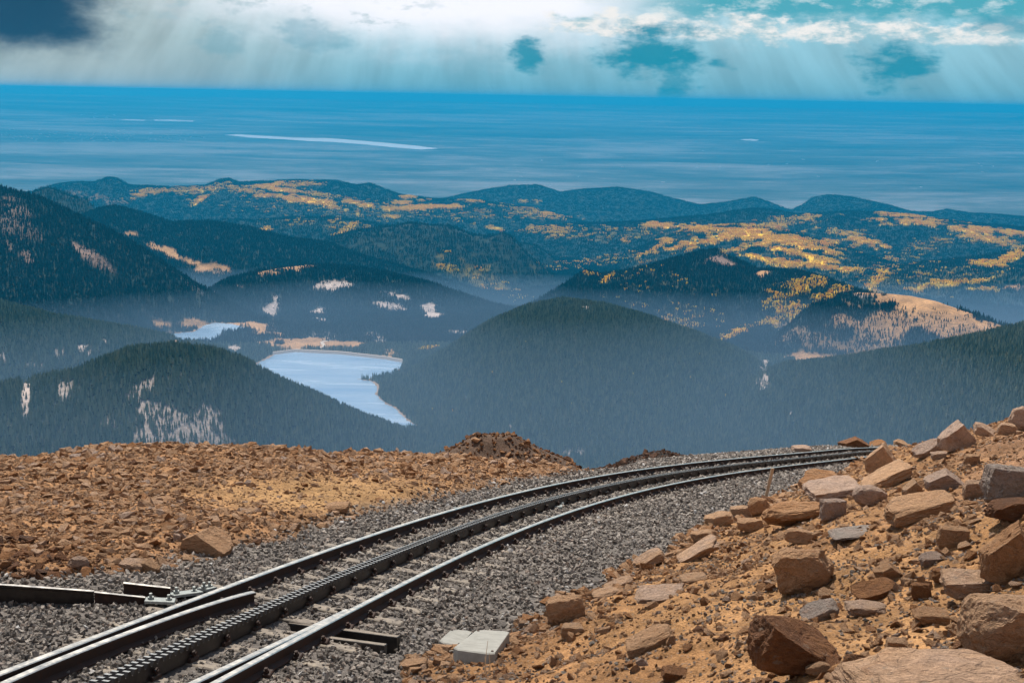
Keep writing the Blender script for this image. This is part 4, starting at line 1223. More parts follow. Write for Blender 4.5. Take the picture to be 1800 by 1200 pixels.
P = np.stack([X, Y, Z + size * 0.08], 1)[rest]
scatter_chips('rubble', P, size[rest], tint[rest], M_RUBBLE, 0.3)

# --- ballast
X, Y, Z, s, t, te, tl = fill_points(330000, -14, 21, 7.5, 62)
bal = (t < te + rng.uniform(-0.3, 0.35, len(X))) & (t > tl - rng.uniform(-0.3, 0.4, len(X))) & (t > -7.5)
bal &= (t > -2.9 - rng.random(len(X)) * 0.5) | (s < 33)
bal &= ~((np.abs(np.abs(t) - 0.7525) < 0.07) | (np.abs(t) < 0.16))
sA_ = TRO_S
bal &= ~((np.abs(s - sA_) < 0.22) & (t > 0.15) & (t < 1.5))
X, Y, Z, t = X[bal], Y[bal], Z[bal], t[bal]
k = len(X)
size = (0.030 + 0.030 * rng.random(k)) * (0.78 + Y * 0.024)
tint = np.clip(rng.beta(2.0, 2.4, k) * 0.80 + 0.10 * (rng.random(k) < 0.1), 0, 1)
tint = np.where(rng.random(k) < 0.018, rng.uniform(0.9, 1.0, k), tint)
inner = (np.abs(t) < 0.7)
tint = np.where(inner, tint * 0.92, tint)
P = np.stack([X, Y, Z + size * rng.uniform(-0.1, 0.55, k)], 1)
scatter_chips('gravel', P, size, tint, M_GRAVEL, 0.9, rng.uniform(1.0, 1.9, k))
print('gravel', k)

# --- grit and pebbles on the bank: patches of grey gravel and tan chips
X, Y, Z, s, t, te, tl = fill_points(380000, -4, 28, 4.6, 56)
bank = (t - te) > 0.0
X, Y, Z, t, te = X[bank], Y[bank], Z[bank], t[bank], te[bank]
patch = fbm(X / 1.1, Y / 1.1, 3, 201)
edge = np.exp(-((t - te) / 0.55) ** 2)
pr = 0.34 + 0.80 * sstep(patch, 0.10, 0.42) + 0.55 * edge
keep = rng.random(len(X)) < pr
X, Y, Z, patch, edge = X[keep], Y[keep], Z[keep], patch[keep], edge[keep]
k = len(X)
size = np.clip(0.017 * (1 - rng.random(k)) ** (-0.46), 0.013, 0.10) * (0.80 + Y * 0.035)
size *= 1 + 0.9 * edge
grey = rng.random(k) < 0.15 + 0.55 * sstep(patch, 0.05, 0.4)
tint = np.where(grey & (size < 0.06), rng.uniform(0.80, 1.0, k), np.clip(0.40 + rng.normal(size=k) * 0.12, 0.1, 0.75))
order = np.argsort(-size / Y)
big, rest = order[:240], order[240:190000]
for i in big:
    single_rock(X[i], Y[i], Z[i] + size[i] * 0.12, size[i] * 0.9, np.clip(0.42 + random.gauss(0, .12), .12, .9), CHIPS[i % 14], LAB_R, GRP_R, random.uniform(0.8, 1.4), 0.3, 'stone')
scatter_chips('grit', np.stack([X, Y, Z + size * 0.1], 1)[rest], size[rest], tint[rest], M_RUBBLE, 0.5)

# ------------------------------------------------------------------ railway track with its rack
def at_st(s, t, h):
    i = np.interp(s, CEN_S, np.arange(len(CEN_S)))
    cx = np.interp(i, np.arange(len(CEN)), CEN[:, 0]); cy = np.interp(i, np.arange(len(CEN)), CEN[:, 1])
    tx = np.interp(i, np.arange(len(CEN)), CEN_T[:, 0]); ty = np.interp(i, np.arange(len(CEN)), CEN_T[:, 1])
    x = cx + t * ty; y = cy - t * tx
    return x, y, rail_plane(x, y) + h, math.atan2(ty, tx) if np.isscalar(s) else None


SLOPE = math.atan(math.hypot(PA, PB))


def sweep(name, path, prof, mats, bright=(), scale=None):
    """Extrude a cross-section (offset, height) along a path on the plane of the rail heads."""
    path = np.asarray(path, float); T = np.gradient(path, axis=0); T /= np.linalg.norm(T, axis=1)[:, None]
    n = len(prof); V = []; F = []; mi = []
    for k, (p, tt) in enumerate(zip(path, T)):
        sc = 1.0 if scale is None else scale[k]
        for (a, h) in prof:
            x = p[0] + a * tt[1]; y = p[1] - a * tt[0]
            V.append((x, y, rail_plane(x, y) + h * sc))
    for i in range(len(path) - 1):
        for j in range(n):
            F.append((i * n + j, i * n + (j + 1) % n, (i + 1) * n + (j + 1) % n, (i + 1) * n + j)); mi.append(1 if j in bright else 0)
    F.append(tuple(range(n))[::-1]); mi.append(0)
    F.append(tuple((len(path) - 1) * n + j for j in range(n))); mi.append(0)
    me = mesh_py(name, V, F, mats, mi)
    bm = bmesh.new(); bm.from_mesh(me); bmesh.ops.recalc_face_normals(bm, faces=bm.faces[:]); bm.to_mesh(me); bm.free()
    return me


RAIL = [(-.066, -.152), (.066, -.152), (.066, -.138), (.011, -.116), (.011, -.046), (.036, -.036), (.036, -.008), (.028, 0), (-.028, 0), (-.036, -.008), (-.036, -.036), (-.011, -.046), (-.011, -.116), (-.066, -.138)]
HEAD = (6, 7, 8)


def offset_path(t, s0, s1, step=0.4):
    s = np.arange(s0, s1, step)
    x, y, _, _ = at_st(s, t, 0.0)
    return np.stack([x, y], 1)


S_END = float(CEN_S[-1]) - 1.0
S_FIRST = 6.2
o0 = CEN[40]
track = empty('railway_track', (0, 0, 0))
tag(track, 'curving steel cog railway track with a toothed centre rack on grey ballast', 'railway track')
put('rail', sweep('rail', offset_path(-0.7525, S_FIRST, S_END), RAIL, [M_RUST, M_STEEL], HEAD), track)
put('rail', sweep('rail', offset_path(0.7525, S_FIRST, S_END), RAIL, [M_RUST, M_STEEL], HEAD), track)


def plane_path(pts, n=24):
    d = pix_rays(pts); k = H0 / (d[:, 2] - PA * d[:, 0] - PB * d[:, 1])
    P = d[:, :2] * k[:, None]
    tt = np.linspace(0, len(P) - 1, n)
    deg = min(3, len(P) - 1)
    px_ = np.polyval(np.polyfit(np.arange(len(P)), P[:, 0], deg), tt); py_ = np.polyval(np.polyfit(np.arange(len(P)), P[:, 1], deg), tt)
    return np.stack([px_, py_], 1)


# blades of the turnout lying close inside both rails
bl = put('switch_blade', sweep('switch_blade', plane_path([(-70, 1238), (10, 1200), (100, 1158), (200, 1119), (300, 1083), (400, 1051), (441, 1040)]), RAIL, [M_RUST, M_STEEL], HEAD), track)
bl['label'] = 'short second rail lying inside the valley side rail'
bl = put('switch_blade', sweep('switch_blade', plane_path([(230, 1250), (330, 1202), (400, 1171), (483, 1131), (560, 1095), (610, 1071)]), RAIL, [M_RUST, M_STEEL], HEAD), track)
bl['label'] = 'second rail splitting off inside the bank side rail'

# rack: two toothed bars side by side
BAR = [(-.028, -.150), (.028, -.150), (.028, -.030), (-.028, -.030)]
bars = []
for sg in (-1, 1):
    bars.append(put('rack_bar', sweep('rack_bar', offset_path(sg * 0.040, S_FIRST, S_END), BAR, [M_RACK]), track))
PITCH_T = 0.105


def tooth_vf():
    V = []; a, b_, w_, h_ = 0.040, 0.019, 0.031, 0.046
    for z, l in ((0, a), (h_, b_)):
        V += [(-w_, -l, z), (w_, -l, z), (w_, l, z), (-w_, l, z)]
    return V, [(0, 1, 5, 4), (1, 2, 6, 5), (2, 3, 7, 6), (3, 0, 4, 7), (4, 5, 6, 7)]


tv, tf = tooth_vf()
tooth_me = mesh_py('tooth', tv, tf, [M_RACK, M_TOOTH], [0, 0, 0, 0, 1])
grade = None
for sg, bar in zip((-1, 1), bars):
    restV, restF, restM = [], [], []
    for k in range(int((S_END - S_FIRST) / PITCH_T)):
        s0 = S_FIRST + k * PITCH_T + (PITCH_T / 2 if sg > 0 else 0)
        x, y, z, th = at_st(s0, sg * 0.040, -0.031)
        x2, y2, z2, _ = at_st(s0 + 0.1, sg * 0.040, -0.031)
        rm = Euler((math.atan2(z2 - z, 0.1), 0, th - math.pi / 2), 'XYZ')
        if y > 9.2 and k < 30 + 150:
            o = put('tooth', tooth_me, bar); o.location = (x, y, z); o.rotation_euler = rm
        else:
            M_ = rm.to_matrix(); c0 = len(restV)
            restV += [tuple(M_ @ Vector(v) + Vector((x, y, z))) for v in tv]
            restF += [tuple(i + c0 for i in f) for f in tf]; restM += [0, 0, 0, 0, 1]
    o = put('teeth', mesh_py('teeth', restV, restF, [M_RACK, M_TOOTH], restM), bar); o['kind'] = 'stuff'


def box_vf(w, l, h, z0=0.0, ch=0.0):
    V = []
    for z, k in ((z0, 0), (z0 + h - ch, 0), (z0 + h, ch)):
        V += [(-w / 2 + k, -l / 2 + k, z), (w / 2 - k, -l / 2 + k, z), (w / 2 - k, l / 2 - k, z), (-w / 2 + k, l / 2 - k, z)]
    F = [(3, 2, 1, 0), (8, 9, 10, 11)]
    for r in (0, 4):
        for j in range(4):
            F.append((r + j, r + (j + 1) % 4, r + 4 + (j + 1) % 4, r + 4 + j))
    return V, F


def cyl_vf(r, h, n=8, z0=0.0):
    V = [(r * math.cos(2 * math.pi * i / n), r * math.sin(2 * math.pi * i / n), z) for z in (z0, z0 + h) for i in range(n)]
    F = [tuple(range(n))[::-1], tuple(range(n, 2 * n))] + [(i, (i + 1) % n, n + (i + 1) % n, n + i) for i in range(n)]
    return V, F


def join_vf(*items):
    V, F = [], []
    for (v, f, off) in items:
        c0 = len(V)
        V += [(a[0] + off[0], a[1] + off[1], a[2] + off[2]) for a in v]; F += [tuple(i + c0 for i in q) for q in f]
    return V, F


v, f = box_vf(2.45, 0.20, 0.13, -0.13, 0.012)
tie_me = mesh_py('sleeper', v, f, M_TIE)
v, f = join_vf((*box_vf(0.085, 0.10, 0.030, 0, 0.008), (0, 0, 0)), (*cyl_vf(0.018, 0.055, 6), (0.01, 0.0, 0.02)), (*cyl_vf(0.028, 0.018, 6), (0.01, 0, 0.035)))
clip_me = mesh_py('clip', v, f, M_RUST)
v, f = join_vf((*cyl_vf(0.022, 0.05, 6), (0, 0, 0)), (*cyl_vf(0.034, 0.016, 8), (0, 0, 0.02)))
bolt_me = mesh_py('bolt', v, f, M_RUST)
v, f = box_vf(0.20, 0.16, 0.05, -0.02, 0.01)
chair_me = mesh_py('rack_chair', v, f, M_RUST)
TIE_S = []
s0 = 7.5
while s0 < S_END - 1:
    TIE_S.append(s0); s0 += 0.68
for k, s0 in enumerate(TIE_S):
    hh_ = -0.146 if 12 < np.interp(s0, CEN_S, CEN[:, 1]) < 18 else -0.158
    x, y, z, th = at_st(s0, 0.0, hh_)
    x2, y2, z2, _ = at_st(s0 + 0.5, 0.0, hh_)
    xr, yr, zr, _ = at_st(s0, 0.5, hh_)
    rot = Euler((math.atan2(z2 - z, 0.5), -math.atan2(zr - z, 0.5), th - math.pi / 2))
    tie = put('sleeper', tie_me, track); tie.location = (x, y, z); tie.rotation_euler = rot
    if y > 9:
        for q, tt in enumerate((-0.85, -0.655, 0.655, 0.85)):
            if k > 62 and q in (0, 3):
                continue
            a = at_st(s0, tt, -0.136)
            c = put('clip', clip_me, track); c.location = a[:3]
            c.rotation_euler = Euler((rot.x, rot.y, th - math.pi / 2 + (math.pi if q in (1, 3) else 0)))
        a = at_st(s0, 0.0, -0.14); c = put('rack_chair', chair_me, track); c.location = a[:3]; c.rotation_euler = rot
        a = at_st(s0, 0.072, -0.075); c = put('bolt', bolt_me, track); c.location = a[:3]
        c.rotation_euler = Euler((0, math.pi / 2, th - math.pi / 2))

# open steel trough crossing under the bank side rail
for off, nm in ((-0.20, 'trough_wall'), (0.20, 'trough_wall')):
    v, f = box_vf(TRO_T1 - TRO_T0, 0.09, 0.30, -0.30, 0.006)
    x, y, z, th = at_st(TRO_S + off, (TRO_T0 + TRO_T1) / 2, -0.130)
    o = put(nm, mesh_py(nm, v, f, [M_RACK, M_TIE], [0, 1] + [0] * (len(f) - 2)), track); o.location = (x, y, z); o.rotation_euler = (math.atan(-0.19), 0, th - math.pi / 2)  # sides coloured near black to paint in the slot's shade, top left pale
v, f = box_vf(TRO_T1 - TRO_T0, 0.33, 0.02, -0.02)
x, y, z, th = at_st(TRO_S, (TRO_T0 + TRO_T1) / 2, -0.37)
o = put('trough_floor', mesh_py('trough_floor', v, f, M_RACK), track); o.location = (x, y, z); o.rotation_euler = (math.atan(-0.19), 0, th - math.pi / 2)  # black floor colour deepens the painted shade of the slot


# ------------------------------------------------------------------ parts of the turnout left of the track
def ground_at(px, py):
    r = march(px, py)
    return np.array(r[0])


def bar_between(name, p0, p1, w, h0, h1, mats, parent, top=True, lift=0.0):
    """A steel section between two ground points, height running from h0 to h1, with a flange on top and bottom."""
    p0 = np.array(p0); p1 = np.array(p1); d = p1 - p0; d[2] = 0; d /= np.linalg.norm(d); nrm = np.array([d[1], -d[0], 0])
    prof = [(-w, 0), (w, 0), (w, .10), (w * .22, .18), (w * .22, .84), (w, .90), (w, 1.0), (-w, 1.0), (-w, .90), (-w * .22, .84), (-w * .22, .18), (-w, .10)]
    V = []
    for p, h in ((p0, h0), (p1, h1)):
        for a, z in prof:
            q = p + nrm * a; V.append((q[0], q[1], q[2] + z * h - 0.02 + lift))
    n = len(prof)
    F = [(j, (j + 1) % n, n + (j + 1) % n, n + j) for j in range(n)] + [tuple(range(n))[::-1], tuple(range(n, 2 * n))]
    mi = [1 if j in (6,) else 0 for j in range(n)] + [0, 0]
    me = mesh_py(name, V, F, mats, mi)
    bm = bmesh.new(); bm.from_mesh(me); bmesh.ops.recalc_face_normals(bm, faces=bm.faces[:]); bm.to_mesh(me); bm.free()
    return put(name, me, parent)


sw = empty('track_switch', (0, 0, 0))
tag(sw, 'dark steel switch beam with bolted plates joining the track from the left', 'track switch')
pL = ground_at(0, 1062); pM = ground_at(166, 1064); pR = ground_at(256, 1064)
pF = pL + (pL - pM) * 0.9
bar_between('beam', pF, pM, 0.022, 0.30, 0.19, [M_RACK, M_STEEL], sw)
bar_between('beam', pM + (pR - pM) * 0.01, pR, 0.02, 0.18, 0.12, [M_RUST, M_STEEL], sw)
bar_between('short_beam', ground_at(218, 1050), ground_at(300, 1053), 0.022, 0.20, 0.16, [M_RUST, M_STEEL], sw)
bar_between('rod', ground_at(240, 1062), ground_at(362, 1052), 0.03, 0.07, 0.06, [M_RUST, M_RUST], sw)
for (a, b_) in (((255, 1064), (308, 1068)), ((300, 1054), (352, 1052)), ((356, 1045), (372, 1043))):
    q0, q1 = ground_at(*a), ground_at(*b_); c = (q0 + q1) / 2; d = q1 - q0
    v, f = box_vf(float(np.linalg.norm(d[:2])), 0.20, 0.03, 0, 0.004)
    o = put('plate', mesh_py('plate', v, f, M_GREYBOX), sw); o.location = (c[0], c[1], c[2] + 0.055); o.rotation_euler = (math.atan(-0.18), math.atan(0.1), math.atan2(d[1], d[0]))
    for e in (-0.3, 0.3):
        p = c + d * e
        v, f = join_vf((*cyl_vf(0.035, 0.03, 6), (0, 0, 0)), (*cyl_vf(0.018, 0.07, 6), (0, 0, 0)))
        o = put('bolt', mesh_py('bolt', v, f, M_GREYBOX), sw); o.location = (p[0], p[1], p[2] + 0.08)

# ------------------------------------------------------------------ concrete covers, stake, small track fittings, straw
def lid(name, corners, thick, label):
    P = [ground_at(*c) for c in corners]
    c0 = np.mean(P, 0); nrm = np.cross(P[1] - P[0], P[3] - P[0]); nrm /= np.linalg.norm(nrm); nrm *= np.sign(nrm[2])
    # level the four corners into one plane and chamfer them
    Q = [p - nrm * np.dot(p - c0, nrm) for p in P]
    ring = []
    for i in range(4):
        a, b_, c = Q[i - 1], Q[i], Q[(i + 1) % 4]
        for (e, k) in ((a, 0.07), (c, 0.07)):
            d = e - b_; ring.append(b_ + d / np.linalg.norm(d) * k)
    n = len(ring); V = []
    for z, ins in ((-0.12, 0), (thick - 0.012, 0), (thick, 0.014)):
        for p in ring:
            q = p + (c0 - p) / np.linalg.norm(c0 - p) * ins + nrm * z; V.append(tuple(q))
    F = [tuple(range(2 * n, 3 * n))]
    for r in (0, n):
        for j in range(n):
            F.append((r + j, r + (j + 1) % n, r + n + (j + 1) % n, r + n + j))
    root = empty(name, tuple(c0))
    me = mesh_py('cover', [tuple(np.array(v) - c0) for v in V], F, M_CONC)
    bm = bmesh.new(); bm.from_mesh(me); bmesh.ops.recalc_face_normals(bm, faces=bm.faces[:]); bm.to_mesh(me); bm.free()
    put('cover', me, root)
    for i in (0, 2):
        p = Q[i] + (c0 - Q[i]) * 0.17 + nrm * (thick + 0.001)
        v, f = cyl_vf(0.014, 0.008, 8)
        o = put('bolt', mesh_py('bolt', v, f, M_RUST), root); o.location = tuple(p - c0)
    return tag(root, label, 'utility cover', 'concrete covers beside the track')


lid('utility_cover', [(838, 1128), (896, 1131), (868, 1166), (794, 1164)], 0.13, 'larger pale concrete utility cover lying in the ballast beside the orange bank')
lid('utility_cover', [(790, 1119), (830, 1122), (806, 1146), (767, 1142)], 0.09, 'smaller pale concrete utility cover partly behind the larger one')

g = ground_at(1346, 874)
v, f = box_vf(0.085, 0.03, 0.95, -0.15, 0.004)
st = put('stake', mesh_py('stake', v, f, M_WOOD)); st.location = tuple(g); st.rotation_euler = (0.05, 0.16, 0.25)
tag(st, 'thin leaning wooden stake at the edge of the ballast', 'stake')

g = ground_at(851, 1188)
grass = empty('dry_grass', tuple(g))
for i in range(4):
    r = random.Random(i); lean = (r.uniform(-.12, .12), r.uniform(-.1, .1)); h_ = (0.36, 0.2, 0.16, 0.24)[i]
    P = [(0.02 * i, 0, -0.02), (0.02 * i + lean[0] * h_ * .4, lean[1] * h_ * .4, h_ * .5), (0.02 * i + lean[0] * h_, lean[1] * h_, h_)]
    V = []; F = []
    for p, w_ in zip(P, (0.005, 0.004, 0.0015)):
        V += [(p[0] - w_, p[1] - w_, p[2]), (p[0] + w_, p[1] - w_, p[2]), (p[0], p[1] + w_, p[2])]
    for k in range(2):
        for j in range(3):
            F.append((3 * k + j, 3 * k + (j + 1) % 3, 3 * k + 3 + (j + 1) % 3, 3 * k + 3 + j))
    put('stem', mesh_py('stem', V, F, M_STRAW), grass)
tag(grass, 'thin dry grass stems growing in front of the concrete covers', 'grass')

for (px, py, ln, label, mt, kind) in ((982, 890, 0.62, 'grey metal fitting lying between the rails on the ballast', M_GREYBOX, 'fitting'),
                                      (806, 899, 0.20, 'small grey box beside the valley side rail', M_GREYBOX, 'box')):
    g = ground_at(px, py); s0, t0 = track_st(np.array([g[0]]), np.array([g[1]])); th = at_st(float(s0[0]), 0, 0)[3]
    root = empty('track_fitting', tuple(g)); root.rotation_euler = (math.atan(-0.18), 0, th - math.pi / 2 + 0.3)
    v, f = box_vf(0.16, ln, 0.06, -0.01, 0.012); put('housing', mesh_py('housing', v, f, mt), root)
    v, f = box_vf(0.20, ln * 0.22, 0.085, -0.01, 0.01); o = put('strap', mesh_py('strap', v, f, mt), root); o.location = (0, ln * 0.2, 0)
    v, f = cyl_vf(0.022, 0.08, 8); o = put('bolt', mesh_py('bolt', v, f, M_RUST), root); o.location = (0, -ln * 0.3, 0)
    tag(root, label, 'track fitting')
pp = plane_path([(1040, 866), (1068, 863)], 2)
g = ground_at(1056, 866)
v, f = join_vf((*box_vf(0.30, 0.55, 0.035, 0, 0.005), (0, 0, 0)), (*box_vf(0.10, 0.20, 0.05, 0.03, 0.005), (0, 0.1, 0)))
s0, t0 = track_st(np.array([g[0]]), np.array([g[1]])); th = at_st(float(s0[0]), 0, 0)[3]
o = put('joint_plate', mesh_py('joint_plate', v, f, M_RACK)); o.location = tuple(g + np.array([0, 0, 0.03])); o.rotation_euler = (math.atan(-0.18), 0, th - math.pi / 2 + 0.5)
tag(o, 'black steel joint plate on the ballast beside the rack', 'plate')

# ------------------------------------------------------------------ boulders
from mathutils import noise as mnoise


def boulder_mesh(seed, kind, mat, level=4):
    r = random.Random(seed)
    bm = bmesh.new(); bmesh.ops.create_icosphere(bm, subdivisions=level, radius=1.0)
    P = np.array([v.co[:] for v in bm.verts])
    k = {'block': 0.80, 'slab': 0.80, 'tri': 0.75, 'wedge': 0.72, 'round': 0.30}[kind]
    P = P / (np.abs(P).max(1)[:, None] ** k)
    planes = []
    if kind == 'tri':
        planes += [((-0.62, 0.1, 0.78), 0.42), ((0.74, -0.1, 0.67), 0.40)]
    if kind == 'wedge':
        planes += [((r.choice((-1, 1)) * 0.55, -0.25, 0.8), 0.40)]
    for _ in range(11 if kind == 'round' else 8):
        n = np.array([r.gauss(0, 1), r.gauss(0, 1), r.gauss(0, 0.8)]); n /= np.linalg.norm(n)
        sup = (P @ n).max()
        planes.append((n, sup * r.uniform(0.72, 0.90)))
    for n, d in planes:
        n = np.array(n) / np.linalg.norm(n)
        e = np.maximum(P @ n - d, 0)
        P = P - e[:, None] * n
    off = Vector((seed * 7.31, seed * 1.7, seed * 3.3))
    for i, v in enumerate(bm.verts):
        p = Vector(P[i])
        a = mnoise.fractal(p * 1.5 + off, 0.9, 2.0, 4) * 0.085 + mnoise.fractal(p * 5.5 + off, 0.7, 2.0, 4) * 0.032
        c = mnoise.cell(p * 2.2 + off) * 0.030
        v.co = p + p.normalized() * (a + c)
    lo = np.array([v.co[:] for v in bm.verts])
    mn, mx = lo.min(0), lo.max(0)
    for v in bm.verts:
        v.co = Vector(((v.co.x - (mn[0] + mx[0]) / 2) / (mx[0] - mn[0]), (v.co.y - (mn[1] + mx[1]) / 2) / (mx[1] - mn[1]), (v.co.z - (mn[2] + mx[2]) / 2) / (mx[2] - mn[2])))
    me = bpy.data.meshes.new('boulder'); bm.to_mesh(me); bm.free(); me.materials.append(mat)
    me.polygons.foreach_set('use_smooth', [False] * len(me.polygons))
    return me


# x0, x1, y0, y1 in the photograph, shape, tilt (deg, rising right), tint, label
BOULDERS = [
    (1316, 1504, 1062, 1197, 'wedge', -12, .15, 'big dark rust brown boulder with a slanting face low on the bank'),
    (1356, 1480, 963, 1046, 'round', 0, .43, 'large rounded ochre boulder in the middle of the orange bank'),
    (1558, 1692, 853, 918, 'block', 14, .46, 'long yellowish tan block lying slanted on the upper bank'),
    (1733, 1826, 808, 886, 'block', -6, .90, 'grey streaked squarish boulder at the right edge of the bank'),
    (1742, 1830, 880, 916, 'block', 0, .10, 'dark red block under the grey streaked boulder'),
    (1734, 1850, 916, 1022, 'tri', 0, .36, 'steep sided orange boulder cut by the right edge'),
    (1700, 1880, 1036, 1168, 'block', -6, .56, 'large pale flat topped boulder at the lower right edge'),
    (1500, 1850, 1205, 1300, 'slab', 0, .60, 'broad pale speckled slab filling the bottom right corner'),
    (1663, 1772, 1004, 1056, 'slab', 0, .62, 'brown flat topped slab above the large pale boulder'),
    (1651, 1706, 922, 966, 'block', 0, .44, 'cube shaped tan rock right of the bank centre'),
    (1618, 1662, 962, 992, 'wedge', 18, .80, 'small grey tilted slab below the cube shaped tan rock'),
    (1538, 1594, 991, 1021, 'tri', 0, .42, 'ochre wedge shaped rock above the red brown one'),
    (1501, 1580, 1022, 1061, 'wedge', 0, .22, 'red brown rock with a rounded dark front face'),
    (1408, 1480, 1051, 1092, 'wedge', 10, .90, 'flat greenish grey slab just above the big brown boulder'),
    (1490, 1562, 1062, 1083, 'slab', 0, .66, 'flat pinkish bar of rock below the red brown rock'),
    (1603, 1640, 1024, 1054, 'block', 0, .24, 'small orange cube of rock beside the red brown one'),
    (1610, 1674, 1072, 1099, 'slab', 0, .40, 'low tan slab left of the large pale boulder'),
    (1416, 1464, 1158, 1190, 'round', 12, .46, 'rounded tan stone resting against the big brown boulder'),
    (1478, 1528, 1148, 1188, 'round', 0, .18, 'rust red stone at the foot of the big brown boulder'),
    (1523, 1582, 776, 832, 'tri', 0, .58, 'pointed tan boulder standing where the track disappears'),
    (1512, 1612, 798, 858, 'slab', 30, .52, 'long slab leaning uphill beside the pointed tan boulder'),
    (1652, 1722, 738, 794, 'tri', 0, .74, 'pale grey boulder on the skyline of the bank'),
    (1606, 1660, 766, 802, 'wedge', 12, .78, 'grey mauve rock left of the skyline boulder'),
    (1638, 1668, 791, 807, 'block', 8, .68, 'small pale rock below the skyline boulder'),
    (1405, 1477, 820, 866, 'wedge', -8, .34, 'reddish tan block at the top end of the rock line along the ballast'),
    (1420, 1524, 836, 882, 'slab', 8, .72, 'large mauve slab in the rock line along the ballast'),
    (1501, 1562, 851, 892, 'round', 0, .74, 'rounded mauve boulder right of the mauve slab'),
    (1341, 1452, 876, 927, 'round', 6, .36, 'lumpy orange boulder in the rock line along the ballast'),
    (1443, 1489, 875, 917, 'block', 0, .80, 'grey cube shaped rock against the lumpy orange boulder'),
    (1238, 1292, 891, 927, 'block', 16, .54, 'tan slab on edge in the rock line beside the ballast'),
    (1213, 1262, 924, 952, 'block', 12, .50, 'pinkish block under the tan slab at the ballast edge'),
    (1188, 1272, 934, 986, 'slab', 32, .62, 'long pink slab sloping down to the ballast'),
    (1283, 1322, 886, 912, 'block', 6, .58, 'pale tan rock left of the brown one in the rock line'),
    (1315, 1354, 873, 907, 'round', 0, .40, 'small brown boulder next to the wooden stake'),
    (1462, 1548, 927, 948, 'slab', 8, .92, 'thin pale grey flat stone on the orange soil'),
    (958, 1030, 1036, 1097, 'block', 10, .50, 'upright tan boulder standing alone at the ballast edge'),
    (1108, 1172, 956, 998, 'wedge', 20, .62, 'pinkish rock at the lower end of the rock line'),
    (1096, 1190, 1086, 1146, 'slab', 28, .46, 'tan slab half sunk in the orange soil'),
    (1116, 1208, 1033, 1058, 'slab', 8, .68, 'pale flat slab lying near the ballast edge'),
    (1161, 1214, 1167, 1197, 'wedge', 8, .20, 'small dark brown rock near the bottom of the bank'),
    (1630, 1702, 828, 864, 'tri', 0, .76, 'grey mauve angular boulder behind the long tan block'),
    (1588, 1628, 842, 874, 'tri', 0, .58, 'pointed tan rock left of the long tan block'),
    (1695, 1735, 843, 877, 'block', 0, .62, 'pale tan rock between the long block and the grey streaked boulder'),
    (1696, 1724, 798, 818, 'block', 0, .50, 'small tan cube on the upper bank below the skyline'),
    (1714, 1760, 740, 768, 'wedge', -10, .66, 'reddish pale rock right of the skyline boulder'),
    (1756, 1790, 744, 764, 'block', 0, .60, 'low brown rock on the skyline near the right edge'),
    (1776, 1826, 712, 757, 'round', 0, .70, 'pale boulder on the skyline at the right edge'),
    (1478, 1532, 770, 790, 'tri', 0, .16, 'dark red rock on the far side of the track bend'),
    (1530, 1560, 774, 787, 'wedge', 0, .30, 'red tan rock beside the dark red one beyond the track'),
    (1393, 1428, 782, 797, 'slab', 0, .72, 'white pinkish rock just beyond the far rail'),
    (1572, 1598, 773, 786, 'wedge', 0, .52, 'small tan rock peeping over the far end of the track'),
    (313, 404, 932, 977, 'tri', 0, .50, 'big triangular tan boulder at the edge of the rubble field'),
    (116, 154, 977, 1003, 'round', 0, .72, 'whitish rounded rock above the switch beam'),
    (206, 252, 984, 1006, 'slab', 0, .64, 'pinkish flat rock at the left end of the ballast edge'),
    (246, 280, 983, 1008, 'wedge', 0, .52, 'grey brown pointed rock next to the pinkish flat one'),
    (568, 614, 880, 901, 'slab', 6, .48, 'flat yellowish slab in the sandy part of the rubble field'),
    (700, 752, 1156, 1182, 'slab', 8, .50, 'tan slab in front of the concrete covers'),
    (1195, 1245, 1006, 1024, 'slab', 10, .56, 'thin tan plate of rock on the orange soil'),
    (1040, 1092, 1030, 1050, 'slab', 14, .58, 'pale tan flat rock behind the upright boulder'),
    (985, 1030, 1098, 1122, 'block', 0, .56, 'pinkish stone at the foot of the upright boulder'),
    (1060, 1116, 1012, 1034, 'wedge', 18, .60, 'pink tan rock leaning in the lower rock line'),
    (1296, 1346, 910, 934, 'block', 4, .46, 'tan block below the lumpy orange boulder'),
    (1380, 1440, 930, 956, 'round', 0, .50, 'low ochre rock below the lumpy orange boulder'),
    (1640, 1690, 1000, 1024, 'wedge', 0, .26, 'rust coloured rock above the brown flat slab'),
    (1560, 1600, 1120, 1146, 'slab', 0, .54, 'tan rock above the broad pale slab'),
]
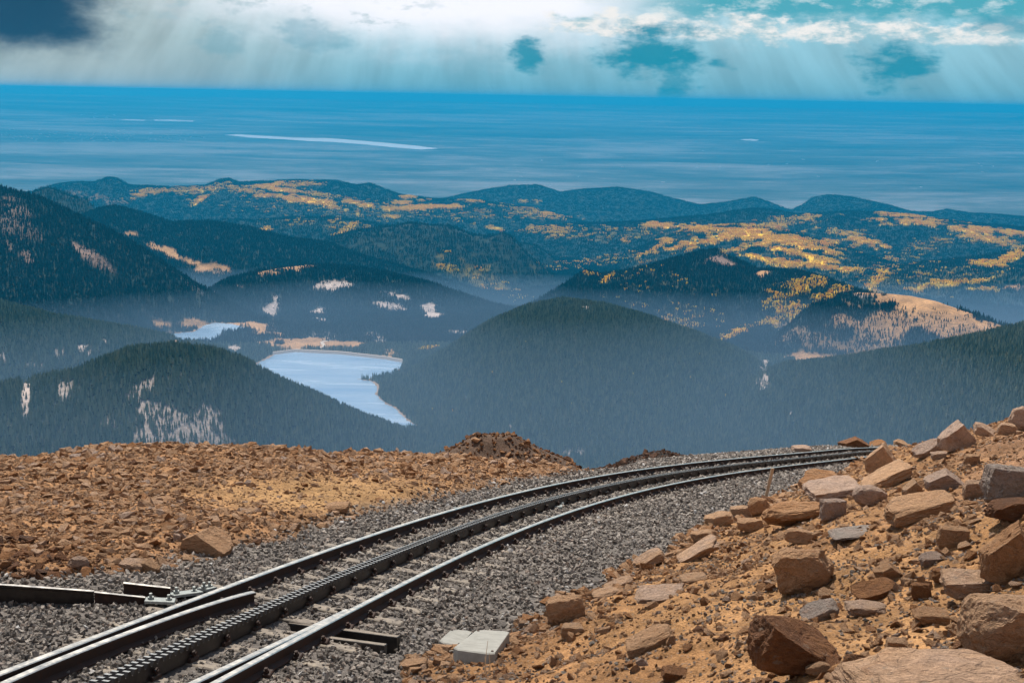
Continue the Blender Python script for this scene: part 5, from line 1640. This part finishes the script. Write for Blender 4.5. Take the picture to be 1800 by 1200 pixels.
for i, (x0, x1, y0, y1, kind, tilt, tint, label) in enumerate(BOULDERS):
    cx = (x0 + x1) / 2
    hit = march(cx, min(y1, 1320) - (y1 - y0) * 0.06)
    if hit is None:
        hit = march(cx, y1 + 12)
    if hit is None:
        continue
    p, dist = hit
    far_side = label.endswith(('track bend', 'beyond the track', 'far rail', 'of the track')) and y1 < 800
    w_ = (x1 - x0) * dist / FPX; h_ = (y1 - y0) * dist / FPX
    if tilt:
        a = math.radians(abs(tilt)); c, s_n = math.cos(a), math.sin(a)
        h_ = max((h_ * c - w_ * s_n) / max(c * c - s_n * s_n, 0.35), h_ * 0.42); w_ = w_ / (c + 0.3 * s_n)
    dp = w_ * (0.62 if kind != 'slab' else 0.75)
    zh = h_ * (0.92 if kind != 'slab' else 0.75) * 1.12
    o = put('boulder', boulder_mesh(500 + i, kind, M_BOULDER, 5 if (x1 - x0) > 90 else 4))
    o.scale = (w_, dp, zh)
    o.rotation_euler = Euler((random.uniform(-.08, .08), -math.radians(tilt), random.uniform(-.22, .22)))
    o.location = (p[0], p[1] + dp * 0.42, p[2] + zh * 0.32)
    o['tint'] = float(tint)
    tag(o, label, 'boulder', 'boulders along the track and on the bank')

# ------------------------------------------------------------------ heaps beyond the track
def heap(name, apex, dist, rx, ry, drop, tints, label, seed, n, soil=(0.13, 0.085, 0.06)):
    d = pix_rays([apex])[0]; c = d * (dist / d[1])
    root = empty(name, (c[0], c[1], c[2] - drop * 0.87))
    g = np.linspace(-1, 1, 46); A, B = np.meshgrid(g, g)
    def hz(a, b_):
        rr = np.sqrt(a * a + b_ * b_ + 0.012)
        return drop * (1 - rr) + fbm(a * 3 + seed, b_ * 3, 3, seed) * 0.10 * drop
    V = np.stack([A * rx, B * ry, hz(A, B)], -1).reshape(-1, 3)
    me = mesh_np('mound', V, grid_faces(46, 46), M_GROUND, True)
    color_attr(me, np.tile(np.array(soil), (len(V), 1)))
    put('mound', me, root)
    a = rng.uniform(-1, 1, n); b_ = rng.uniform(-1, 0.6, n)
    P = np.stack([a * rx, b_ * ry, hz(a, b_) + 0.02], 1)
    sz = np.clip(0.07 * (1 - rng.random(n)) ** -0.4, 0.06, 0.30)
    o = scatter_chips('stones', P, sz, np.clip(rng.normal(tints[0], tints[1], n), 0, .8), M_RUBBLE, 0.5)
    o.parent = root
    return tag(root, label, 'rock pile')


heap('rock_pile', (866, 762), 40.0, 6.0, 5.0, 3.5, (0.22, 0.12), 'brown cone shaped pile of broken rock beyond the rubble field', 5, 3600)
heap('rock_pile', (1166, 797), 46.0, 3.4, 3.0, 1.5, (0.0, 0.05), 'low dark pile of broken rock just beyond the far rail', 9, 1800, (0.045, 0.035, 0.03))
